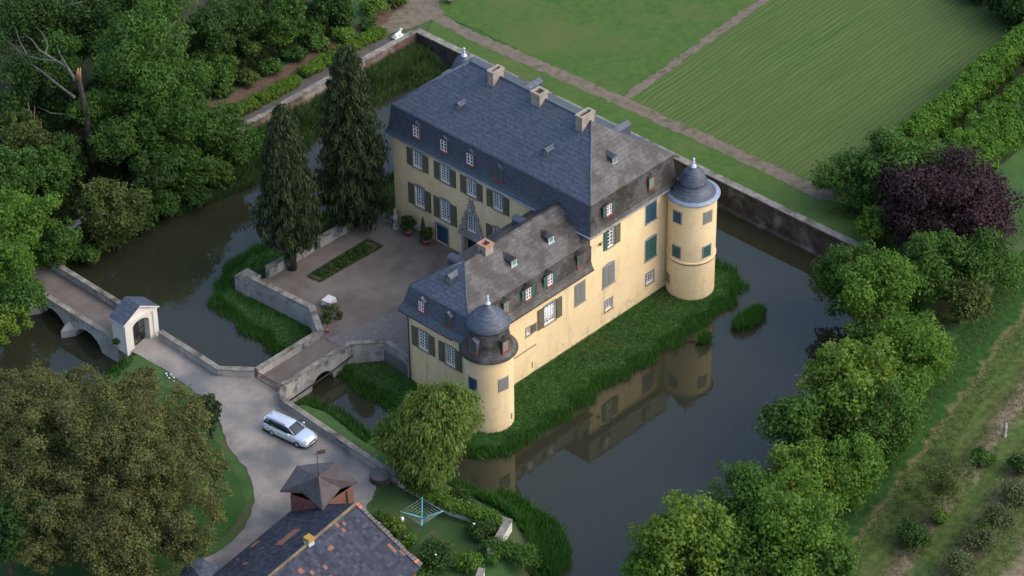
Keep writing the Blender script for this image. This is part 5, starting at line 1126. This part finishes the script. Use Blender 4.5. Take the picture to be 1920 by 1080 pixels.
# two long beech hedges
def hedge(name, label, p0, p1, wd, h, kind, dens, size, z0=0, group=None, cat='hedge', seed=1, lump=.3):
    p0, p1 = np.array(p0, float), np.array(p1, float); L = np.linalg.norm(p1 - p0); d = (p1 - p0) / L; nn = np.array([-d[1], d[0]]); g = np.random.default_rng(seed)
    t = thing(name, label, cat, (*((p0 + p1) / 2), z0), group)
    k = int(L * (wd + 2 * h) / (lump ** 2) / 1.1) + 10; s = g.random(k) * L - L / 2; a = (g.random(k) - .5) * (wd - lump); z = lump * .6 + g.random(k) ** .6 * (h - lump * 1.3); C = np.stack([d[0] * s + nn[0] * a, d[1] * s + nn[1] * a, z], 1)
    V, Fc, ti = leafcloud(int(dens * L), C, lump * (.75 + .5 * g.random(k)), size, seed); rawmesh('foliage', V, Fc, LM[kind], ti, t)
    mb = MB()
    e = lump * 1.1
    A = [p0 + nn * (wd / 2 - e) , p1 + nn * (wd / 2 - e), p1 - nn * (wd / 2 - e), p0 - nn * (wd / 2 - e)]; c = (p0 + p1) / 2
    mb.prism([tuple(q - c) for q in A], 0, h - e * 1.1, mat('hedge_twigs', (.010, .016, .005), (.022, .030, .010), 3, .95)); mb.build('twigs', t); return t
def hline(u0, v0, u1, v1, u2, v2, u3, v3, z):
    a, b_, c, d = (np.array(xy(*q, z)) for q in ((u0, v0), (u1, v1), (u2, v2), (u3, v3))); p, q = (a + c) / 2, (b_ + d) / 2; return tuple(p), tuple(q + (q - p) * .8), min(np.linalg.norm(a - c), np.linalg.norm(b_ - d)) * .8
H1 = hline(1673, 236, 1917, 30, 1733, 256, 1919, 92, 4.3); H2 = hline(1752, 278, 1919, 124, 1822, 318, 1905, 262, 3.6); print('hedges', H1, H2)
band('hedge_gap_shade', [((H1[0][0] + H2[0][0]) / 2, (H1[0][1] + H2[0][1]) / 2 + .4), ((H1[1][0] + H2[1][0]) / 2, (H1[1][1] + H2[1][1]) / 2 + .4)], 4.6, 1.06, LITTER, seed=88)  # dark sheet: paints the shade in the gap between the hedges
hedge('beech_hedge', 'tall leafy hedge along the mown lawn, nearer the house', H1[0], H1[1], H1[2] * .85, 4.0, 'beech', 2800, .22, .6, 'pair of tall beech hedges', seed=71, lump=.5)
hedge('beech_hedge', 'tall leafy hedge on the outer side of the dark gap', H2[0], H2[1], 5.0, 3.6, 'beech', 4600, .22, .5, 'pair of tall beech hedges', seed=72, lump=.5)
# clipped box hedges on the north wall
for i, (u0, v0, u1, v1, lab) in enumerate(((447, 211, 482, 194, 'shortest clipped box hedge at the lower left end of the row'), (488, 190, 558, 151, 'second clipped box hedge from the lower left'), (567, 140, 672, 84, 'longest clipped box hedge in the row above the reeds'), (676, 81, 716, 60, 'last clipped box hedge, next to the white stone lion'))):
    a, b_ = xy(u0, v0 + 5, 1.0), xy(u1, v1 + 5, 1.0); hedge('box_hedge', lab, a, b_, 1.5, .95, 'hedge', 6500, .11, 1.0, 'row of clipped box hedges', seed=80 + i, lump=.22)

# wooded bank, upper left
WG = 'trees of the wood on the far bank'
for (u, v, Rp, zc, kd, lab, kw) in (
 (60, 60, 105, 7, 'dark', 'dark tree in the top left corner of the wood', {}),
 (175, 45, 90, 8, 'dark', 'dark tree behind the broken tree at the top', {}),
 (290, 30, 85, 8.5, 'mid', 'mid green tree top at the upper edge behind the tall pale tree', {}),
 (275, 140, 112, 8.0, 'mid', 'tall broad green tree with bare branch tips in the middle of the wood', dict(dens=1.2, squash=1.2)),
 (385, 60, 62, 5, 'dark', 'dark shrubby tree right of the tall broad tree', {}),
 (450, 40, 60, 4.2, 'dark', 'dark thicket tree near the top edge, left of the path', {}),
 (530, 35, 52, 3.5, 'mid', 'mid green thicket tree near the top edge', {}),
 (610, 12, 52, 3.5, 'dark', 'dark tree cut by the top edge above the path', {}),
 (330, 235, 78, 4.5, 'mid', 'green tree on the bank below the tall broad tree', {}),
 (405, 240, 58, 3.2, 'mid', 'soft green bush tree leaning over the water by the box hedges', {}),
 (355, 320, 52, 2.2, 'mid', 'low dark tree hanging over the water in the middle of the bank', {}),
 (285, 335, 50, 2.4, 'dark', 'shaded low tree at the water beside the olive tree', {}),
 (212, 385, 66, 3.2, 'olive', 'rounded olive green tree overhanging the water', dict(squash=.8)),
 (60, 170, 80, 5, 'dark', 'dark leafy tree behind the grey dead branches', {}),
 (50, 265, 62, 4.5, 'olive', 'dull green tree beside the splintered stump', {}),
 (165, 200, 44, 6.5, 'mid', 'leafy green growth round the trunk of the storm broken tree', dict(dens=.8)),
 (120, 120, 62, 7, 'mid', 'green tree behind the bare grey limbs', {}),
 (100, 330, 50, 3.2, 'mid', 'green understorey tree left of the broken trunk', {}),
 (240, 260, 66, 4.5, 'mid', 'green tree between the broken trunk and the tall broad tree', {}),
 (120, 300, 50, 3.0, 'dark', 'shaded understorey tree between the two broken trunks', {}),
 (45, 400, 80, 4.8, 'bright', 'bright green tree at the left edge above the bridge', dict(dens=1.2)),
 (110, 455, 42, 3.0, 'mid', 'small green tree beside the crumbling wall', {}),
 (20, 500, 58, 4.5, 'bright', 'green tree at the left edge overhanging the bridge end', dict(root=(-31.2, 45.5))),
 (5, 225, 60, 5, 'dark', 'dark tree cut by the left edge below the dead branches', {}),
 (20, 330, 55, 5, 'mid', 'mid green tree between the stump and the left edge', {}),
 (45, 560, 48, 3.6, 'mid', 'dark green tree covering the far end of the outer bridge', dict(root=(-31.8, 42.6))),
 (10, 610, 40, 3, 'yellow', 'yellow green tree at the left edge leaning over the dark water', dict(root=(-35, 43))),
 (400, 130, 55, 2.4, 'mid', 'low green tree by the soil bank left of the path', {}),
 (0, 330, 50, 5, 'mid', 'green tree cut by the left edge beside the stump', {})):
    tree(u, v, Rp, zc, kd, lab, WG, **kw)
for (u, v, Rp, h, kd, lab) in ((445, 285, 34, 2.6, 'mid', 'bush at the water edge nearest the shorter conifer'), (405, 325, 34, 2.8, 'mid', 'green bush hanging to the water in the middle of the wooded bank'), (362, 358, 32, 2.4, 'dark', 'dark bush dipping into the water'), (312, 378, 32, 2.4, 'mid', 'bush at the water beside the olive tree'), (262, 402, 32, 2.2, 'dark', 'dark low bush under the olive tree at the water'), (205, 440, 30, 2.0, 'olive', 'low olive bush on the bank below the olive tree'), (160, 470, 24, 1.8, 'mid', 'small bush above the bridge end at the water'), (480, 262, 30, 2.0, 'mid', 'bush at the start of the reeds below the box hedges'), (95, 490, 30, 2.4, 'bright', 'bright bush between the wall piece and the bridge')):
    x, y, _ = at(u, v, 0); bush('bank_bush', lab, 'bush', x, y, -1.3, Rp / 17, h, kd, 2400, .26, 'bushes along the wooded bank', seed=int(u + v * 3), clumps=34)
i = 0
for (u, v, Rp, kd, lab) in ((470, 100, 26, 'mid', 'rounded green bush on the slope above the soil bank'), (520, 80, 30, 'bright', 'bright bush above the soil bank'), (580, 62, 30, 'mid', 'green bush above the soil bank near the path'), (640, 40, 34, 'dark', 'dark bush between the thicket and the path'), (700, 22, 32, 'bright', 'bright green bush at the top beside the path junction'), (745, 8, 24, 'olive', 'brownish bush at the top edge by the path junction'),
 (420, 175, 24, 'mid', 'bush at the lower end of the shrub strip along the path'), (465, 153, 24, 'olive', 'olive bush in the shrub strip along the path'), (508, 133, 24, 'mid', 'green bush in the middle of the shrub strip'), (552, 110, 26, 'dark', 'dark bush in the shrub strip along the path'), (598, 90, 25, 'mid', 'green bush toward the upper end of the shrub strip'), (645, 72, 24, 'bright', 'bright green bush near the top of the shrub strip'), (690, 50, 20, 'dark', 'last dark bush of the shrub strip before the junction')):
    x, y, _ = at(u, v, 1.2); i += 1; bush('shrub', lab, 'bush', x, y, .8, Rp / 18, Rp / 14, kd, 1400, .24, 'shrubs along the woodland path', seed=200 + i)

# storm-broken trees with bare limbs
t = thing('broken_tree', 'storm broken tree with a splintered orange top and long bare grey limbs', 'dead tree', at(178, 322, .3))
def rel(u, v, zc, base): q = at(u, v, zc); return (q[0] - base[0], q[1] - base[1], q[2] - base[2])
def limb(mb, base, pts, rad, m_): mb.tube([rel(*p, base) for p in pts], rad, m_, 7)
b0 = tuple(t.location)
mb = MB(); limb(mb, b0, [(178, 322, 0), (170, 280, 2.6), (162, 215, 6.5), (152, 165, 9.5), (147, 146, 10.6)], [.42, .36, .3, .26, .22], BARK); mb.build('trunk', t)
mb = MB(); limb(mb, b0, [(147, 146, 10.6), (146, 128, 11.7)], [.3, .06], SPLIT); limb(mb, b0, [(149, 150, 10.5), (151, 126, 11.8)], [.2, .03], SPLIT); mb.build('splintered_top', t)
mb = MB()
for pts, rd in (([(141, 150, 10.4), (128, 128, 10.5), (108, 115, 10.2), (80, 112, 10.0), (52, 105, 9.8), (30, 90, 9.8), (5, 70, 9.6)], [.16, .13, .11, .08, .06, .04, .02]), ([(108, 115, 10.2), (75, 95, 10.6), (60, 75, 11), (42, 62, 11.2)], [.10, .08, .05, .02]), ([(80, 112, 10), (90, 85, 11), (80, 62, 11.6), (66, 50, 12)], [.08, .06, .04, .02]),
                ([(140, 182, 8.6), (110, 160, 8.6), (80, 135, 8.8), (50, 115, 9), (22, 82, 9.5)], [.14, .11, .09, .06, .02]), ([(52, 105, 9.8), (36, 75, 10.6), (28, 50, 11.2)], [.06, .04, .015]), ([(128, 128, 10.5), (112, 100, 11.2), (106, 85, 11.8)], [.07, .04, .02]), ([(165, 230, 5.5), (130, 215, 6), (95, 212, 6.3), (70, 200, 6.6)], [.09, .07, .04, .02])): limb(mb, b0, pts, rd, DEADW)
mb.build('bare_limbs', t)
t = thing('dead_branches', 'pale bare branch tips reaching up from the wood near the top edge', 'dead tree', at(240, 215, .5)); b0 = tuple(t.location); mb = MB()
for pts, rd in (([(240, 215, 3), (225, 130, 9), (235, 70, 12.6), (248, 42, 13.8), (240, 22, 14.8)], [.25, .2, .12, .08, .03]), ([(248, 42, 13.8), (262, 36, 14.2)], [.06, .02]), ([(235, 70, 12.6), (222, 50, 13.4)], [.06, .02]), ([(290, 100, 11), (318, 52, 13.2), (332, 38, 13.8)], [.1, .06, .02]), ([(320, 90, 11), (345, 55, 12.5)], [.07, .02]), ([(120, 12, 12), (160, 2, 12.6)], [.07, .03])): mb = MB(); limb(mb, b0, pts, rd, DEADW); mb.build('branch', t)
t = thing('tree_stump', 'tall splintered stump with an orange torn side among the left trees', 'dead tree', at(82, 305, .2)); b0 = tuple(t.location); mb = MB()
limb(mb, b0, [(82, 305, 0), (78, 265, 2.4), (77, 228, 4.6)], [.2, .19, .05], SPLIT); limb(mb, b0, [(72, 265, 2.6), (58, 220, 5.0), (52, 192, 6.6)], [.13, .1, .05], DEADW); limb(mb, b0, [(64, 240, 4), (65, 200, 6.2)], [.07, .03], SPLIT); mb.build('trunk', t)

# the huge bronze-green tree over the drive, built of one wide crown
def bigtree():
    x, y, _ = at(190, 880, 6.5); t = thing('spreading_tree', 'huge spreading tree in bronze green young leaf beside the drive', 'tree', (x, y, 0)); g = np.random.default_rng(99)
    lobes = [(190, 870, 7.5, 168), (90, 790, 7, 120), (300, 790, 7, 112), (310, 930, 6.5, 112), (60, 930, 6.5, 120), (180, 1010, 5.5, 130), (240, 740, 6, 70), (150, 730, 5.5, 60), (40, 740, 5.5, 75), (345, 860, 5.5, 82), (330, 1020, 4.5, 62), (250, 1060, 4, 80), (60, 1030, 4.5, 75), (-20, 850, 6, 90)]
    C = []; Rr = []
    for u, v, z, Rp in lobes:
        q = np.array(rel(u, v, z, (x, y, 0))); r = Rp / 22.5; c, rr = crown_cl(r, r * .55, int(24 + r * 22), g, sub=(.10, .22), inner=.4); C.append(c + q); Rr.append(np.clip(rr, .45, .95))
    C = np.concatenate(C); Rr = np.concatenate(Rr)
    V, Fc, ti = leafcloud(240000, C, Rr, .165, 98, shell=.15); V[:, 2] = np.maximum(V[:, 2], .3); rawmesh('crown', V, Fc, LM['brown'], ti, t)
    mb = MB(); mb.tube([(0, 0, -.3), (.1, .1, 2), (0, .2, 3.6)], [.75, .6, .5], BARK, 12)
    for q in range(34): c = C[g.integers(len(C))]; mb.tube([(0, .1, 2.2 + 1.4 * g.random()), (c[0] * .4, c[1] * .4, c[2] * .75), (c[0] * .8, c[1] * .8, c[2] * .98), tuple(c)], [.28, .16, .07, .03], BARK, 6)
    mb.build('trunk', t)
bigtree()
tree(392, 775, 26, 2.6, 'conifer', 'dark narrow evergreen at the edge of the drive behind the huge tree', name='evergreen', squash=1.3, size=.22, dens=2.2, cat='evergreen')
tree(10, 1010, 62, 5.0, 'dark', 'dark evergreen tree in the bottom left corner', name='evergreen', size=.26, dens=1.4, cat='evergreen', squash=1.1)
# garden shrubs
def gb(u, v, z, Rp, h, kd, lab, **k):
    x, y, _ = at(u, v, z); bush('shrub', lab, 'bush', x, y, 0, Rp / 22, h, kd, k.pop('n', 1500), k.pop('size', .17), seed=int(u + v), **k)
gb(742, 985, 1.0, 26, 2.0, 'yellow', 'bright yellow green shrub by the garden lamp')
gb(715, 975, .6, 24, 1.3, 'mid', 'low green shrub at the corner of the tiled roof')
gb(765, 1012, .9, 20, 1.6, 'bright', 'small green shrub with pale flowers behind the lamp post', flowers=14)
gb(815, 1045, 1.0, 42, 2.3, 'dark', 'dark rounded shrub with a few white flowers at the bottom edge', flowers=10, n=3200)
gb(790, 1078, .6, 34, 1.2, 'mid', 'low green shrub cut by the bottom edge')
gb(885, 955, .6, 24, 1.3, 'grey', 'grey green rose bush at the lawn edge', flowers=10)
gb(905, 995, .6, 30, 1.5, 'dark', 'dark bush in the garden corner by the bare wall', flowers=6, n=2200)
gb(862, 930, .5, 20, 1.2, 'dark', 'dark shrub along the foot of the ivy wall')
gb(880, 1055, .6, 30, 1.3, 'bright', 'bright leafy bush around the wall stump', n=1800)
gb(935, 1040, .2, 36, 1.5, 'mid', 'wild green bush below the bare wall corner', n=2400)
gb(985, 1060, -.6, 34, 1.0, 'mid', 'bushy growth above the reeds at the bottom edge', n=2200)
gb(655, 1000, 0, 1, .1, 'mid', 'x', n=2) if False else None
t = thing('ivy', 'bright green ivy spilling over the garden wall toward the water', 'ivy', (-26.6, -8, .5)); cs = []
for k in range(150): f_ = k / 150; X = -26.75 + (.1 + 1.3 * max(0, f_ - .55) / .45) * 1.0; Y = -3.6 - 9.9 * f_; cs.append((X + 26.6 + rng.normal(0, .22), Y + 8 + rng.normal(0, .15), .25 + .3 * rng.random()))
V, Fc, ti = leafcloud(9000, cs, np.full(150, .5), .17, 91); rawmesh('foliage', V, Fc, LM['bright'], ti, t)
x, y, _ = at(225, 640, .4); bush('climber', 'green climber at the foot of the white gateway', 'climber', x, y, -.4, .75, 1.9, 'mid', 900, .16, seed=93)
for (u, v, Rp, h, kd, lab) in ((1712, 1005, 30, 2.3, 'dark', 'dark green rounded bush on the orchard soil'), (1762, 970, 14, 1.3, 'bright', 'small bright sapling bush beside the sapling tree'), (1838, 1010, 30, 2.3, 'grey', 'grey green fruit bush second in the orchard row'), (1872, 968, 26, 2.2, 'grey', 'grey green fruit bush in the middle of the orchard row'), (1798, 1058, 30, 2.4, 'grey', 'grey green fruit bush lowest in the orchard row'), (1905, 925, 26, 2.0, 'grey', 'grey green fruit bush at the right edge of the orchard row'), (1845, 995, 14, 1.4, 'mid', 'low green plant between two fruit bushes'), (1842, 855, 18, 1.6, 'mid', 'small green bush beside the bare soil'), (1915, 870, 20, 1.8, 'dark', 'dark bush at the right edge above the orchard row')):
    x, y, _ = at(u, v, h * .5); bush('orchard_bush', lab, 'bush', x, y, 0, Rp / 16, h, kd, 2600, .16, 'bushes in the orchard', seed=int(u * 3 + v))
# slender sapling
x, y, _ = at(1766, 960); t = thing('sapling', 'slender birch sapling with thin wispy foliage over the orchard strip', 'sapling', (x, y, 0)); g = np.random.default_rng(17)
mb = MB(); mb.tube([(0, 0, 0), (.05, 0, 3), (.1, .1, 6)], [.07, .05, .02], DEADW, 6); mb.build('trunk', t)
c = np.stack([g.normal(0, 1.1, 60), g.normal(0, 1.1, 60), 1.8 + 3.6 * g.random(60)], 1); V, Fc, ti = leafcloud(7000, c, np.full(60, .7), .13, 18, shell=.1); rawmesh('crown', V, Fc, LM['olive'], ti, t)
tree(1905, -8, 70, 4, 'dark', 'dark evergreen in the top right corner', name='evergreen', size=.3, dens=1.3, cat='evergreen', gz=.8)
tree(1830, -22, 42, 2.6, 'dark', 'dark shrub cut by the top edge left of the corner evergreen', name='evergreen', size=.3, cat='evergreen', gz=.8)

# ------------------------------------------------------------ reeds and bank grass (stuff)
BLADE = leafmat('bank_grass_blade', (.024, .090, .012), (.062, .165, .024), .3)
REED = leafmat('reed_blade', (.036, .080, .018), (.090, .150, .044), .3)
def blades(name, X, Y, hmin, hmax, wdt, m, seed, lean=.35, z=None):
    g = np.random.default_rng(seed); n_ = len(X); Z = ground_z(X, Y) if z is None else z; Z = np.maximum(Z, WZ - .05) - .03; h = hmin + (hmax - hmin) * g.random(n_); a = g.random(n_) * 6.283; w_ = wdt * (.6 + .8 * g.random(n_)); dx, dy = np.cos(a) * w_, np.sin(a) * w_; lx, ly = g.normal(0, lean, n_) * h, g.normal(0, lean, n_) * h
    V = np.stack([np.stack([X - dx, Y - dy, Z], 1), np.stack([X + dx, Y + dy, Z], 1), np.stack([X + lx + dx * .2, Y + ly + dy * .2, Z + h], 1), np.stack([X + lx - dx * .2, Y + ly - dy * .2, Z + h], 1)], 1).reshape(-1, 3)
    cl = .5 + .5 * np.sin(X * 1.3 + np.cos(Y * .9) * 2) * np.cos(Y * 1.1 + X * .4); o = rawmesh(name, V, np.arange(4 * n_).reshape(-1, 4), m, np.clip(.15 + .3 * cl + .5 * g.random(n_), 0, 1)); tag(o, kind='stuff'); return o
def scatter(n_, x0, x1, y0, y1, cond, seed):
    g = np.random.default_rng(seed); X = x0 + (x1 - x0) * g.random(n_); Y = y0 + (y1 - y0) * g.random(n_); k = cond(X, Y); return X[k], Y[k]
HOUSE = [(-15.2, -.1), (10.8, -.1), (10.8, 24.3), (0, 26.2), (-14.5, 26.4), (-16.3, 26.9), (-15.7, 18.8), (-17.8, 15.9), (-17.4, 12.6), (-14.9, 10.6), (-15.2, 7.2)]
def isl(X, Y): return (sdist(X, Y, ISLE) < .12) & (sdist(X, Y, HOUSE) > .05) & (np.hypot(X - T1[0], Y - T1[1]) > 2.1) & (np.hypot(X - T2[0], Y - T2[1]) > 2.2)
X, Y = scatter(260000, -21, 19, -7, 33, isl, 301); o = blades('bank_grass', X, Y, .06, .24, .035, BLADE, 302, .5)
tag(o, 'lush green grass on the bank round the yellow house', 'grass')
X, Y = scatter(240000, -21.5, 19, -7.5, 33.5, lambda X, Y: (np.abs(sdist(X, Y, ISLE) + .25) < .62 + .25 * np.sin(X * 1.7 + Y)) & (sdist(X, Y, HOUSE) > .3), 303); o = blades('reeds', X, Y, .3, .85, .03, BLADE, 304, .25); tag(o, 'tall reeds fringing the house island at the water', 'reeds')
X, Y = scatter(60000, -12, 24, 39.6, 44.9, lambda X, Y: (sdist(X, Y, MOAT) > -.7) & (X < 23.4), 305); o = blades('reeds', X, Y, .3, .95, .045, REED, 306, .3); X2, Y2 = scatter(30000, -8, 23, 42.9, 44.9, lambda X, Y: np.sin(X * .7) + np.sin(X * 1.9 + 1) > -.9, 306); o2 = blades('reeds', X2, Y2, .7, 1.7, .05, REED, 307, .25); tag(o2, 'taller reeds close against the brick moat wall', 'reeds'); tag(o, 'pale and green reeds filling the foot of the brick moat wall', 'reeds')
X, Y = scatter(60000, -29, -18, -22, 28, lambda X, Y: (np.abs(sdist(X, Y, MOAT) - .45) < 1.0) & (X > -26.5) & ~((Y > 12) & (Y < 16.4)), 307); o = blades('bank_grass', X, Y, .3, .85, .04, BLADE, 308, .25); tag(o, 'long grass on the bank below the drive parapets', 'grass')
X, Y = scatter(26000, -25.5, -19.5, -21, -9, lambda X, Y: (np.abs(sdist(X, Y, MOAT) - .3) < 1.5), 309); o = blades('reeds', X, Y, .6, 1.3, .045, BLADE, 310, .25); tag(o, 'thick reeds bulging into the pond below the garden wall corner', 'reeds')
for (u, v, rx, ry, sd, lab) in ((1400, 606, 1.6, .9, 311, 'separate clump of reeds standing in the water beside the right tower bank'), (1418, 590, .8, .7, 315, None), (1320, 640, .7, .5, 313, 'tiny clump of reeds in the water against the island edge')):
    x, y, _ = at(u, v, WZ); g = np.random.default_rng(sd); n_ = 3000 if rx > .75 else 900; a = g.random(n_) * 6.28; q = g.random(n_) ** .5
    if lab is None: continue
    X = x + rx * q * np.cos(a); Y = y + ry * q * np.sin(a)
    if sd == 311: x2, y2, _ = at(1418, 592, WZ); X = np.concatenate([X, x2 + .9 * q * np.cos(a)]); Y = np.concatenate([Y, y2 + .6 * q * np.sin(a)])
    o = blades('reed_clump', X, Y, .35, .95, .04, BLADE, sd + 1, .3, z=np.full(len(X), WZ)); tag(o, lab, 'reeds')
X, Y = scatter(60000, -30, 30, -34, -19, lambda X, Y: (sdist(X, Y, MOAT) > -.2) & (sdist(X, Y, MOAT) < 6), 317); o = blades('undergrowth', X, Y, .3, .9, .06, BLADE, 318, .35); tag(o, 'rank undergrowth below the trees of the right bank', 'undergrowth')
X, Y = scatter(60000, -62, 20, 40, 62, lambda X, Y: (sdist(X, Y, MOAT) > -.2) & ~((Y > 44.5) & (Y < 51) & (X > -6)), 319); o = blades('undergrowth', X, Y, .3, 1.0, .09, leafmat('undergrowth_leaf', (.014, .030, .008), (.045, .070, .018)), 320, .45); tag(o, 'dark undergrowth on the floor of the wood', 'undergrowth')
X, Y = scatter(110000, -30, 50, -52, -14, lambda X, Y: (sdist(X, Y, MOAT) > 2.0) & ((X - q0[0]) * on[0] + (Y - q0[1]) * on[1] > -7) & (np.sin(((X - q0[0]) * on[0] + (Y - q0[1]) * on[1]) * 1.9) + .35 * np.sin(X * .9) > -.35), 331); o = blades('meadow_grass', X, Y, .08, .30, .035, leafmat('meadow_blade', (.060, .120, .028), (.160, .190, .068), .45), 332, .6, z=np.zeros(len(X))); tag(o, 'rough meadow grass between the orchard rows', 'grass')
X, Y = scatter(9000, -62, -28, 24, 29, lambda X, Y: (sdist(X, Y, MOAT) > -.1) & (sdist(X, Y, MOAT) < 2.5) & ~((X > -30.6) & (X < -26.4)), 321); o = blades('bank_grass', X, Y, .25, .6, .05, BLADE, 322, .3); tag(o, 'green grass on the bank beside the white gateway', 'grass')
